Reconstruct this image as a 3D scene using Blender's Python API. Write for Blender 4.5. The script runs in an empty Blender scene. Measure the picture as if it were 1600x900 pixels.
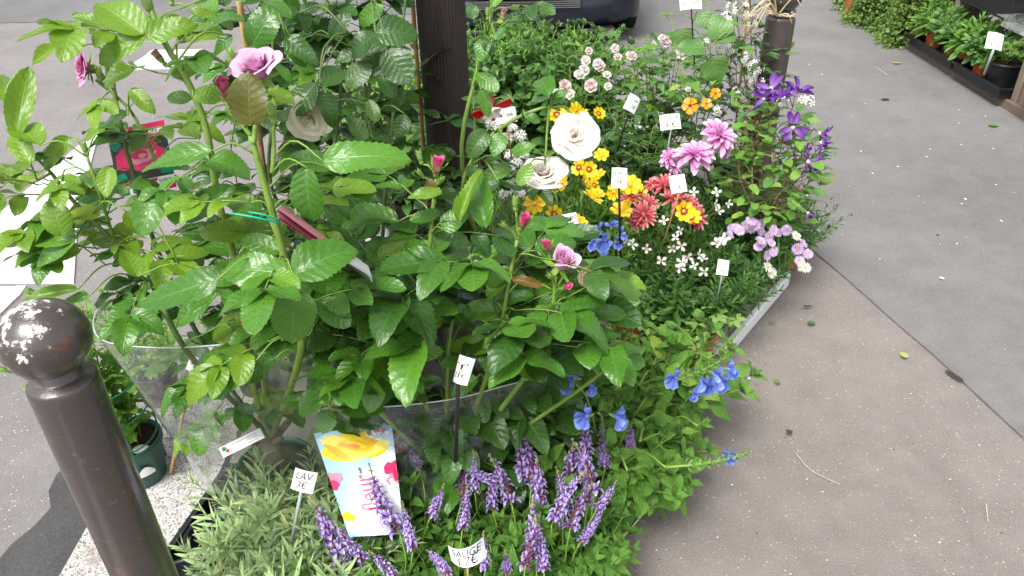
import bpy, math, random
import numpy as np
from mathutils import Vector, Matrix, Quaternion
from mathutils.bvhtree import BVHTree

# ------------------------------------------------------------------ camera, sky, sun, exposure
SC = bpy.context.scene
COL = SC.collection
CAM_H, PITCH, ROLL, FPX = 1.6, math.radians(32.5), math.radians(-1.2), 1208.0
cd = bpy.data.cameras.new('camera'); cam = bpy.data.objects.new('camera', cd); COL.objects.link(cam)
cd.sensor_width = 36.0; cd.lens = 36.0 * FPX / 1600.0; cd.clip_start = 0.02; cd.clip_end = 300
CAM_R = (Matrix.Rotation(math.pi/2 - PITCH, 3, 'X') @ Matrix.Rotation(ROLL, 3, 'Z'))
CAM_L = Vector((0, 0, CAM_H))
cam.matrix_world = Matrix.Translation(CAM_L) @ CAM_R.to_4x4()
SC.camera = cam

SUN_EL, SUN_AZ = math.radians(58), math.radians(215)      # azimuth clockwise from +Y
w = bpy.data.worlds.new('World'); SC.world = w; w.use_nodes = True
wt = w.node_tree; wt.nodes.clear()
wo = wt.nodes.new('ShaderNodeOutputWorld'); wb = wt.nodes.new('ShaderNodeBackground')
ws = wt.nodes.new('ShaderNodeTexSky'); ws.sky_type = 'NISHITA'; ws.sun_disc = False
ws.sun_elevation = SUN_EL; ws.sun_rotation = SUN_AZ; ws.air_density = 1.0; ws.dust_density = 4.0; ws.ozone_density = 1.0
wh = wt.nodes.new('ShaderNodeHueSaturation'); wh.inputs['Saturation'].default_value = 0.22   # thin overcast: almost white
wt.links.new(ws.outputs[0], wh.inputs['Color']); wt.links.new(wh.outputs[0], wb.inputs['Color'])
wb.inputs['Strength'].default_value = 0.115
wt.links.new(wb.outputs[0], wo.inputs['Surface'])
sl = bpy.data.lights.new('sun', 'SUN'); sun = bpy.data.objects.new('sun', sl); COL.objects.link(sun)
sl.energy = 1.5; sl.angle = math.radians(22); sl.color = (1.0, 0.965, 0.92)
sd = Vector((math.sin(SUN_AZ)*math.cos(SUN_EL), math.cos(SUN_AZ)*math.cos(SUN_EL), math.sin(SUN_EL)))
sun.rotation_euler = sd.to_track_quat('Z', 'Y').to_euler()
SC.view_settings.view_transform = 'Standard'; SC.view_settings.look = 'None'
SC.view_settings.gamma = 1.0; SC.view_settings.use_curve_mapping = False
SC.view_settings.exposure = 1.32
SC.render.engine = 'CYCLES'
SC.cycles.use_denoising = True
SC.cycles.max_bounces = 6; SC.cycles.diffuse_bounces = 3; SC.cycles.glossy_bounces = 4; SC.cycles.use_adaptive_sampling = True; SC.cycles.adaptive_threshold = .02
SC.cycles.transmission_bounces = 3; SC.cycles.transparent_max_bounces = 8

rng = random.Random(11)
U = rng.uniform
UP = Vector((0, 0, 1))

def ray(px, py):
    return CAM_R @ Vector(((px-800)/FPX, -(py-450)/FPX, -1.0))
def P(px, py, d):                       # world point seen at a photograph pixel, d metres along the view axis
    return CAM_L + ray(px, py)*d
def G(px, py, z=0.0):                   # world point at height z
    r = ray(px, py); return CAM_L + r*((z-CAM_H)/r.z)

# ------------------------------------------------------------------ mesh kit
class T:                                # a template: vertices, faces, uv, material index, per-vertex random
    def __init__(s, v, f, uv=None, mi=0, rnd=0.0):
        s.v = np.asarray(v, float).reshape(-1, 3); s.f = f
        s.uv = np.zeros((len(s.v), 2)) if uv is None else np.asarray(uv, float)
        s.mi = [mi]*len(f) if isinstance(mi, int) else mi
        s.r = np.full(len(s.v), rnd) if np.isscalar(rnd) else rnd

def xf(v, M):
    A = np.array(M)
    return v @ A[:3, :3].T + A[:3, 3]

class MB:
    def __init__(s): s.v = []; s.f = []; s.uv = []; s.mi = []; s.r = []; s.n = 0
    def add(s, t, M=None, mi=None, rnd=None):
        s.v.append(t.v if M is None else xf(t.v, M)); o = s.n
        s.f += [tuple(i+o for i in q) for q in t.f]
        s.uv.append(t.uv); s.mi += (t.mi if mi is None else [mi]*len(t.f))
        s.r.append(t.r if rnd is None else np.full(len(t.v), rnd)); s.n += len(t.v)
        return s
    def t(s):
        if not s.v: return T(np.zeros((0, 3)), [])
        return T(np.vstack(s.v), s.f, np.vstack(s.uv), s.mi, np.concatenate(s.r))

def mk(name, t, mats, smooth=True):
    if isinstance(t, MB): t = t.t()
    me = bpy.data.meshes.new(name)
    me.from_pydata(t.v.tolist(), [], t.f)
    for m in (mats if isinstance(mats, (list, tuple)) else [mats]): me.materials.append(m)
    if len(t.f):
        n = len(me.loops); idx = np.empty(n, np.int32); me.loops.foreach_get('vertex_index', idx)
        ul = me.uv_layers.new(name='UVMap'); ul.data.foreach_set('uv', t.uv[idx].ravel().astype(np.float32))
        a = me.attributes.new('rnd', 'FLOAT', 'POINT'); a.data.foreach_set('value', t.r.astype(np.float32))
        me.polygons.foreach_set('material_index', np.array(t.mi, np.int32))
        me.polygons.foreach_set('use_smooth', np.full(len(t.f), bool(smooth)))
    me.update()
    return me

WM = {}
def thing(name, label, cat, loc, group=None):
    o = bpy.data.objects.new(name, None); COL.objects.link(o); o.empty_display_size = 0.05
    o.location = loc; WM[o.name] = Matrix.Translation(loc)
    o['label'] = label; o['category'] = cat
    if group: o['group'] = group
    return o
def obj(name, me, parent=None, M=None, kind=None, label=None, cat=None, group=None):
    o = bpy.data.objects.new(name, me); COL.objects.link(o)
    M = Matrix.Identity(4) if M is None else M
    if parent is not None:
        o.parent = parent; o.matrix_basis = WM[parent.name].inverted() @ M
    else:
        o.matrix_basis = M
    WM[o.name] = M
    if kind: o['kind'] = kind
    if label: o['label'] = label
    if cat: o['category'] = cat
    if group: o['group'] = group
    return o
def struct(name, t, mats, smooth=False, parent=None):
    return obj(name, mk(name, t, mats, smooth), parent, kind='structure' if parent is None else None)

def frame(base, d, n, L=1.0, w=1.0, h=None):            # Y along d, Z near n
    d = Vector(d).normalized(); n = Vector(n)
    x = d.cross(n)
    if x.length < 1e-5: x = d.cross(Vector((1, 0, 0)) if abs(d.x) < .9 else Vector((0, 1, 0)))
    x.normalize(); z = x.cross(d)
    h = L if h is None else h
    return Matrix(((x.x*L*w, d.x*L, z.x*h, base[0]), (x.y*L*w, d.y*L, z.y*h, base[1]), (x.z*L*w, d.z*L, z.z*h, base[2]), (0, 0, 0, 1)))
def aim(base, axis, s=1.0, spin=0.0):                   # local Z along axis
    q = Vector(axis).normalized().to_track_quat('Z', 'Y')
    return Matrix.Translation(base) @ q.to_matrix().to_4x4() @ Matrix.Rotation(spin, 4, 'Z') @ Matrix.Scale(s, 4)

def grid(nu, nv, fn, uvfn=None):
    v = []; uv = []
    for j in range(nv+1):
        for i in range(nu+1):
            a, b = i/nu, j/nv
            v.append(fn(a, b)); uv.append((a, b) if uvfn is None else uvfn(a, b))
    f = [(j*(nu+1)+i, j*(nu+1)+i+1, (j+1)*(nu+1)+i+1, (j+1)*(nu+1)+i) for j in range(nv) for i in range(nu)]
    return T(v, f, uv)

def smooth_path(pts, n=24):
    p = [Vector(q) for q in pts]
    if len(p) == 2: return [p[0].lerp(p[1], i/n) for i in range(n+1)]
    p = [p[0]*2-p[1]] + p + [p[-1]*2-p[-2]]
    out = []; m = len(p)-3
    for k in range(n+1):
        x = k/n*m; i = min(int(x), m-1); t = x-i
        a, b, c, d = p[i], p[i+1], p[i+2], p[i+3]
        out.append(0.5*((2*b)+(c-a)*t+(2*a-5*b+4*c-d)*t*t+(3*b-a-3*c+d)*t*t*t))
    return out

def tube(pts, r, n=6, caps=True):
    pts = [Vector(p) for p in pts]; m = len(pts)
    rs = r if isinstance(r, (list, tuple)) else [r]*m
    if len(rs) == 2 and m != 2: rs = [rs[0]+(rs[1]-rs[0])*i/(m-1) for i in range(m)]
    v = []; uv = []; x = None
    for i, p in enumerate(pts):
        d = (pts[min(i+1, m-1)]-pts[max(i-1, 0)])
        d = d.normalized() if d.length > 1e-9 else Vector((0, 0, 1))
        if x is None:
            x = d.cross(Vector((0.3, 0.9, 0.1))).normalized()
        x = (x - d*x.dot(d)).normalized(); y = d.cross(x)
        for k in range(n):
            a = 2*math.pi*k/n
            v.append(p+(x*math.cos(a)+y*math.sin(a))*rs[i]); uv.append((k/n, i/(m-1)))
    f = [(i*n+k, i*n+(k+1) % n, (i+1)*n+(k+1) % n, (i+1)*n+k) for i in range(m-1) for k in range(n)]
    if caps:
        f.append(tuple(range(n-1, -1, -1))); f.append(tuple((m-1)*n+k for k in range(n)))
    return T(np.array([list(q) for q in v]), f, uv)

def lathe(prof, n=24, capb=True, capt=True):
    v = []; uv = []; m = len(prof)
    for i, (r, z) in enumerate(prof):
        for k in range(n):
            a = 2*math.pi*k/n; v.append((r*math.cos(a), r*math.sin(a), z)); uv.append((k/n, i/(m-1)))
    f = [(i*n+k, i*n+(k+1) % n, (i+1)*n+(k+1) % n, (i+1)*n+k) for i in range(m-1) for k in range(n)]
    if capb: f.append(tuple(range(n-1, -1, -1)))
    if capt: f.append(tuple((m-1)*n+k for k in range(n)))
    return T(v, f, uv)

def box(a, b, bev=0.0):
    (x0, y0, z0), (x1, y1, z1) = a, b
    if bev <= 0:
        v = [(x0,y0,z0),(x1,y0,z0),(x1,y1,z0),(x0,y1,z0),(x0,y0,z1),(x1,y0,z1),(x1,y1,z1),(x0,y1,z1)]
        f = [(0,3,2,1),(4,5,6,7),(0,1,5,4),(1,2,6,5),(2,3,7,6),(3,0,4,7)]
        return T(v, f)
    # chamfered box: eight corners x three vertices
    v = []; id_ = {}
    for i in (0, 1):
        for j in (0, 1):
            for k in (0, 1):
                c = ((x0, x1)[i], (y0, y1)[j], (z0, z1)[k]); s = ((1, -1)[i], (1, -1)[j], (1, -1)[k])
                for ax in range(3):
                    q = list(c)
                    for o in range(3):
                        if o != ax: q[o] += s[o]*bev
                    id_[(i, j, k, ax)] = len(v); v.append(q)
    f = []
    g = lambda i, j, k, a: id_[(i, j, k, a)]
    for s in (0, 1):
        q = [g(s,0,0,0), g(s,1,0,0), g(s,1,1,0), g(s,0,1,0)]; f.append(tuple(q if s else q[::-1]))
        q = [g(0,s,0,1), g(0,s,1,1), g(1,s,1,1), g(1,s,0,1)]; f.append(tuple(q if s else q[::-1]))
        q = [g(0,0,s,2), g(1,0,s,2), g(1,1,s,2), g(0,1,s,2)]; f.append(tuple(q if s else q[::-1]))
    for a_ in (0, 1):
        for b_ in (0, 1):
            q = [g(a_,b_,0,0), g(a_,b_,1,0), g(a_,b_,1,1), g(a_,b_,0,1)]; f.append(tuple(q if (a_ ^ b_) else q[::-1]))
            q = [g(a_,0,b_,0), g(a_,0,b_,2), g(a_,1,b_,2), g(a_,1,b_,0)]; f.append(tuple(q if not (a_ ^ b_) else q[::-1]))
            q = [g(0,a_,b_,1), g(1,a_,b_,1), g(1,a_,b_,2), g(0,a_,b_,2)]; f.append(tuple(q if not (a_ ^ b_) else q[::-1]))
    for i in (0, 1):
        for j in (0, 1):
            for k in (0, 1):
                q = [g(i,j,k,0), g(i,j,k,1), g(i,j,k,2)]
                f.append(tuple(q if (i+j+k) % 2 else q[::-1]))
    return T(v, f)

def poly(pts, z=0.0):
    return T([(p[0], p[1], p[2] if len(p) > 2 else z) for p in pts], [tuple(range(len(pts)))])

def prism(pts, z0, z1):
    n = len(pts)
    v = [(x, y, z0) for x, y in pts] + [(x, y, z1) for x, y in pts]
    f = [tuple(range(n-1, -1, -1)), tuple(range(n, 2*n))] + [(i, (i+1) % n, n+(i+1) % n, n+i) for i in range(n)]
    return T(v, f)

# lettering: every string is turned into a flat mesh now, while the scene is still empty
def text_t(s, align='CENTER'):
    c = bpy.data.curves.new('t', 'FONT'); c.body = s; c.align_x = align; c.align_y = 'CENTER'; c.size = 1.0; c.resolution_u = 2
    o = bpy.data.objects.new('t', c); COL.objects.link(o)
    dg = bpy.context.evaluated_depsgraph_get(); me = o.evaluated_get(dg).to_mesh()
    v = [tuple(x.co) for x in me.vertices]; f = [tuple(p.vertices) for p in me.polygons]
    o.evaluated_get(dg).to_mesh_clear(); bpy.data.objects.remove(o); bpy.data.curves.remove(c)
    return T(v, f)
WORDS = ['DALIA', '3 €', 'fleur', 'FLEURS', 'DE FRANCE', 'SAUGE', '1.7€', 'LAV', '3€', 'ŒILLET', 'ROSIER', '12€', 'FASHION', 'ROSES', 'NIRP', 'GAURA', '4€', 'MARG', '9€', 'DALIA 7€', 'LUPIN', 'une rose pour chaque jardin', 'ROSIER 25€', 'TOMATE CERISE', '€ 2', 'COREO', '25€', 'TOMATE', 'CERISE']
TX = {s: text_t(s) for s in WORDS}
# ------------------------------------------------------------------ procedural materials
def node(t, typ, inp=None, **at):
    n = t.nodes.new(typ)
    for k, v in at.items(): setattr(n, k, v)
    for k, v in (inp or {}).items():
        s = n.inputs[k]
        if isinstance(v, bpy.types.NodeSocket): t.links.new(v, s)
        else: s.default_value = v
    return n
def MA(t, op, a, b=None, c=None, clamp=False):
    i = {0: a}
    if b is not None: i[1] = b
    if c is not None: i[2] = c
    return node(t, 'ShaderNodeMath', i, operation=op, use_clamp=clamp).outputs[0]
def MIX(t, f, a, b, mode='MIX'):
    n = node(t, 'ShaderNodeMix', data_type='RGBA', blend_type=mode)
    for k, v in ((0, f), (6, a), (7, b)):
        if isinstance(v, bpy.types.NodeSocket): t.links.new(v, n.inputs[k])
        else: n.inputs[k].default_value = v if k == 0 or len(v) == 4 else (*v, 1)
    return n.outputs[2]
def STEP(t, x, a, b):
    return node(t, 'ShaderNodeMapRange', {'Value': x, 'From Min': a, 'From Max': b}, interpolation_type='SMOOTHSTEP').outputs[0]
def NOISE(t, vec, scale, detail=3.0, rough=.55):
    return node(t, 'ShaderNodeTexNoise', {'Vector': vec, 'Scale': scale, 'Detail': detail, 'Roughness': rough}).outputs[0]
def new_mat(name):
    m = bpy.data.materials.new(name); m.use_nodes = True; t = m.node_tree; t.nodes.clear()
    return m, t, t.nodes.new('ShaderNodeOutputMaterial')
def BSDF(t, out, col, rough=.5, spec=.5, normal=None, **kw):
    i = {'Base Color': col if isinstance(col, bpy.types.NodeSocket) else (*col, 1), 'Roughness': rough, 'Specular IOR Level': spec}
    if normal is not None: i['Normal'] = normal
    i.update(kw)
    b = node(t, 'ShaderNodeBsdfPrincipled', i)
    if out is not None: t.links.new(b.outputs[0], out.inputs['Surface'])
    return b
def BUMP(t, h, strength=.3, dist=.01):
    return node(t, 'ShaderNodeBump', {'Height': h, 'Strength': strength, 'Distance': dist}).outputs[0]
def RND(t):
    a = node(t, 'ShaderNodeAttribute', attribute_name='rnd').outputs['Fac']
    b = node(t, 'ShaderNodeObjectInfo').outputs['Random']
    return MA(t, 'FRACT', MA(t, 'ADD', a, b))

def leaf_mat(name, c1, c2, back, vein, rough=.35, spec=.5, nveins=9, slant=2.4, veinamt=.35, bump=.35, trans=.22, tc=None, age=0.0):
    m, t, out = new_mat(name)
    uv = node(t, 'ShaderNodeUVMap', uv_map='UVMap').outputs[0]
    s = node(t, 'ShaderNodeSeparateXYZ', {0: uv})
    a = MA(t, 'ABSOLUTE', MA(t, 'MULTIPLY_ADD', s.outputs[0], 2.0, -1.0)); v = s.outputs[1]
    n2 = NOISE(t, uv, 11.0, 2.0)
    ph = MA(t, 'MULTIPLY', MA(t, 'ADD', MA(t, 'SUBTRACT', MA(t, 'MULTIPLY', v, float(nveins)), MA(t, 'MULTIPLY', a, slant)), MA(t, 'MULTIPLY', n2, .9)), 6.2832)
    lat = MA(t, 'SINE', ph)
    line = MA(t, 'MULTIPLY', STEP(t, lat, .86, 1.0), .6)
    mid = MA(t, 'SUBTRACT', 1.0, STEP(t, a, .015, .06))
    vm = MA(t, 'MULTIPLY', MA(t, 'MAXIMUM', line, mid), veinamt)
    r = RND(t)
    pos = node(t, 'ShaderNodeNewGeometry')
    nz = NOISE(t, pos.outputs['Position'], 24.0, 1.0)
    f = MA(t, 'ADD', MA(t, 'MULTIPLY', r, .75), MA(t, 'MULTIPLY', nz, .35), clamp=True)
    col = MIX(t, f, c1, c2)
    col = MIX(t, MA(t, 'MULTIPLY', STEP(t, r, .90, .99), .5), col, tuple((c2[0]*1.9, c2[1]*1.25, c2[2]*1.1)))
    col = MIX(t, vm, col, vein)
    if age:
        sp = NOISE(t, pos.outputs['Position'], 75.0, 2.0)
        ed = MA(t, 'MULTIPLY', STEP(t, a, .75, 1.0), .10)
        col = MIX(t, MA(t, 'MULTIPLY', STEP(t, MA(t, 'ADD', sp, ed), .715, .755), MA(t, 'MULTIPLY', STEP(t, r, .35, .5), age)), col, (.16,.085,.03))
    col = MIX(t, pos.outputs['Backfacing'], col, MIX(t, MA(t, 'MULTIPLY', vm, .8), back, vein))
    h = MA(t, 'SUBTRACT', MA(t, 'MULTIPLY', lat, -.5), MA(t, 'MULTIPLY', mid, 1.2))
    nb = BUMP(t, h, bump, .0018)
    ro = MA(t, 'ADD', MA(t, 'MULTIPLY', pos.outputs['Backfacing'], .25), MA(t, 'MULTIPLY_ADD', n2, .16, rough-.08))
    b = BSDF(t, None, col, ro, spec, nb)
    tr = node(t, 'ShaderNodeBsdfTranslucent', {'Color': MIX(t, .55, col, tc or tuple(min(1, q*2.2) for q in c2)), 'Normal': nb})
    mx = node(t, 'ShaderNodeMixShader', {0: trans, 1: b.outputs[0], 2: tr.outputs[0]})
    t.links.new(mx.outputs[0], out.inputs['Surface'])
    return m

def petal_mat(name, c_in, c_out, c_edge=None, streak=.25, rough=.55, trans=.3, back=None):
    m, t, out = new_mat(name)
    uv = node(t, 'ShaderNodeUVMap', uv_map='UVMap').outputs[0]
    s = node(t, 'ShaderNodeSeparateXYZ', {0: uv})
    st = node(t, 'ShaderNodeMapping', {'Vector': uv, 'Scale': (26.0, 2.2, 1.0)}).outputs[0]
    n = NOISE(t, st, 1.0, 3.0)
    r = RND(t)
    f = MA(t, 'ADD', s.outputs[1], MA(t, 'MULTIPLY', MA(t, 'SUBTRACT', n, .5), streak*2), clamp=True)
    col = MIX(t, STEP(t, f, .05, .8), c_in, c_out)
    if c_edge: col = MIX(t, STEP(t, f, .72, 1.0), col, c_edge)
    hs = node(t, 'ShaderNodeHueSaturation', {'Color': col, 'Value': MA(t, 'MULTIPLY_ADD', r, .3, .85), 'Saturation': MA(t, 'MULTIPLY_ADD', r, -.2, 1.1)})
    col = hs.outputs[0]
    if back:
        g = node(t, 'ShaderNodeNewGeometry'); col = MIX(t, MA(t, 'MULTIPLY', g.outputs['Backfacing'], .8), col, back)
    nb = BUMP(t, n, .25, .001)
    b = BSDF(t, None, col, rough, .3, nb)
    tr = node(t, 'ShaderNodeBsdfTranslucent', {'Color': col, 'Normal': nb})
    mx = node(t, 'ShaderNodeMixShader', {0: trans, 1: b.outputs[0], 2: tr.outputs[0]})
    t.links.new(mx.outputs[0], out.inputs['Surface'])
    return m

def plain(name, col, rough=.5, spec=.5, vary=.15, scale=40, bump=.1, metal=0.0):
    m, t, out = new_mat(name)
    p = node(t, 'ShaderNodeTexCoord').outputs['Object']
    n = NOISE(t, p, scale, 4.0)
    r = RND(t)
    hs = node(t, 'ShaderNodeHueSaturation', {'Color': (*col, 1), 'Value': MA(t, 'ADD', MA(t, 'MULTIPLY_ADD', n, vary*2, 1-vary), MA(t, 'MULTIPLY_ADD', r, vary, -vary/2))})
    BSDF(t, out, hs.outputs[0], MA(t, 'MULTIPLY_ADD', n, .2, rough-.1), spec, BUMP(t, n, bump, .002), Metallic=metal)
    return m

def stem_mat(name, c1, c2, rough=.45):
    m, t, out = new_mat(name)
    g = node(t, 'ShaderNodeNewGeometry')
    n = NOISE(t, g.outputs['Position'], 30.0, 4.0)
    col = MIX(t, STEP(t, n, .35, .7), c1, c2)
    BSDF(t, out, col, rough, .4, BUMP(t, NOISE(t, g.outputs['Position'], 160.0), .3, .002))
    return m

M = {}
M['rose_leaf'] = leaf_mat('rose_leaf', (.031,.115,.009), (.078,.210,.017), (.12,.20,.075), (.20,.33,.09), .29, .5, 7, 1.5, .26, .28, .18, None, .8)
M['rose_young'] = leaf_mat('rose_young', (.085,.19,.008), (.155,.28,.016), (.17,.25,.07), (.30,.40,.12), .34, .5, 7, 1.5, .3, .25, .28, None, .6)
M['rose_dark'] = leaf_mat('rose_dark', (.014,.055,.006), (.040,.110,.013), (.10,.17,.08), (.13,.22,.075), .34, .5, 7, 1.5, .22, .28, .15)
M['rose_red'] = leaf_mat('rose_red', (.075,.100,.010), (.11,.080,.012), (.13,.075,.016), (.26,.20,.06), .4, .5, 7, 1.5, .35, .25, .35, (.35,.22,.05))
M['sage_leaf'] = leaf_mat('sage_leaf', (.062,.185,.025), (.14,.30,.045), (.17,.28,.10), (.16,.30,.08), .55, .3, 10, 3.0, .3, .6, .22)
M['patens_leaf'] = leaf_mat('patens_leaf', (.095,.24,.035), (.18,.37,.06), (.22,.34,.12), (.26,.44,.12), .6, .25, 11, 3.0, .3, .8, .22)
M['lavender_leaf'] = leaf_mat('lavender_leaf', (.25,.38,.15), (.38,.52,.25), (.40,.52,.32), (.34,.44,.25), .65, .25, 1, 0.0, .4, .1, .22)
M['narrow_leaf'] = leaf_mat('narrow_leaf', (.030,.095,.020), (.075,.18,.030), (.10,.19,.06), (.12,.24,.06), .42, .4, 1, 0.0, .4, .2, .2)
M['grass_leaf'] = leaf_mat('grass_leaf', (.07,.19,.025), (.14,.29,.04), (.16,.28,.07), (.22,.36,.10), .45, .4, 1, 0.0, .3, .2, .25)
M['lime_leaf'] = leaf_mat('lime_leaf', (.12,.29,.03), (.20,.38,.055), (.22,.36,.10), (.28,.44,.12), .5, .35, 6, 1.8, .35, .4, .28)
M['shrub_leaf'] = leaf_mat('shrub_leaf', (.050,.145,.030), (.11,.23,.05), (.14,.24,.09), (.18,.32,.10), .42, .45, 6, 1.8, .35, .3, .2)
M['vine_leaf'] = leaf_mat('vine_leaf', (.09,.23,.03), (.19,.36,.055), (.22,.36,.11), (.24,.40,.12), .45, .4, 5, 1.2, .35, .3, .28)
M['gloss_leaf'] = leaf_mat('gloss_leaf', (.020,.075,.018), (.05,.13,.03), (.11,.20,.08), (.10,.19,.06), .3, .5, 7, 1.6, .3, .3, .12)
M['hedge_leaf'] = leaf_mat('hedge_leaf', (.06,.14,.02), (.14,.24,.04), (.15,.24,.07), (.14,.22,.05), .45, .4, 1, 0.0, .1, .0, .2)
M['aster_leaf'] = leaf_mat('aster_leaf', (.030,.11,.020), (.07,.19,.03), (.1,.2,.06), (.12,.24,.06), .45, .4, 1, 0.0, .35, .1, .2)

M['pink_rose'] = petal_mat('pink_rose', (.52,.14,.36), (.72,.36,.58), (.78,.50,.68), .3, .5, .3, (.70,.32,.56))
M['mauve_rose'] = petal_mat('mauve_rose', (.56,.10,.34), (.70,.22,.50), (.76,.40,.60), .3, .5, .35, (.70,.20,.48))
M['magenta_rose'] = petal_mat('magenta_rose', (.55,.06,.18), (.66,.11,.27), None, .2, .5, .25)
M['white_rose'] = petal_mat('white_rose', (.84,.68,.58), (.86,.79,.73), (.88,.84,.80), .15, .6, .5)
M['cream_rose'] = petal_mat('cream_rose', (.80,.62,.20), (.85,.80,.58), (.86,.84,.74), .2, .6, .5)
M['red_petal'] = petal_mat('red_petal', (.55,.015,.02), (.62,.02,.025), None, .2, .45, .2)
M['dahlia_pink'] = petal_mat('dahlia_pink', (.62,.17,.46), (.74,.36,.64), (.82,.58,.76), .35, .5, .3)
M['dahlia_coral'] = petal_mat('dahlia_coral', (.58,.08,.11), (.70,.19,.21), (.80,.46,.46), .35, .5, .3)
M['yellow_petal'] = petal_mat('yellow_petal', (.84,.46,.0), (.86,.62,.005), None, .2, .5, .25)
M['maroon_petal'] = petal_mat('maroon_petal', (.20,.012,.010), (.30,.02,.012), None, .2, .5, .15)
M['orange_petal'] = petal_mat('orange_petal', (.82,.30,.01), (.86,.36,.01), None, .2, .5, .25)
M['aster_petal'] = petal_mat('aster_petal', (.52,.36,.66), (.66,.48,.76), (.74,.60,.82), .3, .5, .3)
M['white_petal'] = petal_mat('white_petal', (.80,.79,.74), (.86,.85,.83), None, .15, .5, .3)
M['blush_petal'] = petal_mat('blush_petal', (.80,.56,.58), (.86,.74,.74), None, .25, .5, .3)
M['sage_purple'] = petal_mat('sage_purple', (.30,.18,.52), (.46,.34,.70), (.66,.57,.82), .3, .55, .25)
M['sage_calyx'] = petal_mat('sage_calyx', (.15,.06,.14), (.26,.10,.20), None, .3, .6, .1)
M['sage_tip'] = petal_mat('sage_tip', (.42,.34,.20), (.52,.42,.30), None, .3, .6, .15)
M['blue_petal'] = petal_mat('blue_petal', (.12,.17,.60), (.17,.26,.74), (.30,.42,.82), .3, .5, .3)
M['clematis_petal'] = petal_mat('clematis_petal', (.28,.14,.42), (.13,.03,.27), (.10,.02,.22), .3, .5, .25)
M['pollen'] = plain('pollen', (.72,.42,.03), .8, .2, .3, 300, .4)
M['sepal'] = leaf_mat('sepal', (.17,.31,.05), (.25,.40,.08), (.26,.38,.13), (.3,.44,.14), .5, .35, 1, 0, .2, .1, .2)
M['stem_green'] = stem_mat('stem_green', (.13,.24,.035), (.19,.28,.05))
M['stem_dark'] = stem_mat('stem_dark', (.06,.13,.025), (.12,.16,.04))
M['stem_brown'] = stem_mat('stem_brown', (.10,.065,.035), (.17,.12,.06), .7)
M['stem_silver'] = stem_mat('stem_silver', (.24,.34,.17), (.34,.42,.24), .7)
M['bark'] = stem_mat('bark', (.09,.055,.035), (.19,.13,.08), .85)
M['bamboo'] = stem_mat('bamboo', (.45,.26,.10), (.58,.37,.16), .5)

def soil_mat():
    m, t, out = new_mat('soil')
    p = node(t, 'ShaderNodeNewGeometry').outputs['Position']
    n = NOISE(t, p, 90.0, 5.0, .7)
    v = node(t, 'ShaderNodeTexVoronoi', {'Vector': p, 'Scale': 160.0})
    wsp = STEP(t, v.outputs['Distance'], .12, .08)
    cell = STEP(t, node(t, 'ShaderNodeSeparateColor', {0: v.outputs['Color']}).outputs[0], .86, .9)
    col = MIX(t, n, (.022,.013,.008), (.13,.075,.045))
    col = MIX(t, MA(t, 'MULTIPLY', wsp, cell), col, (.6,.57,.52))
    BSDF(t, out, col, .95, .2, BUMP(t, n, 1.0, .02))
    return m
M['soil'] = soil_mat()

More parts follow.
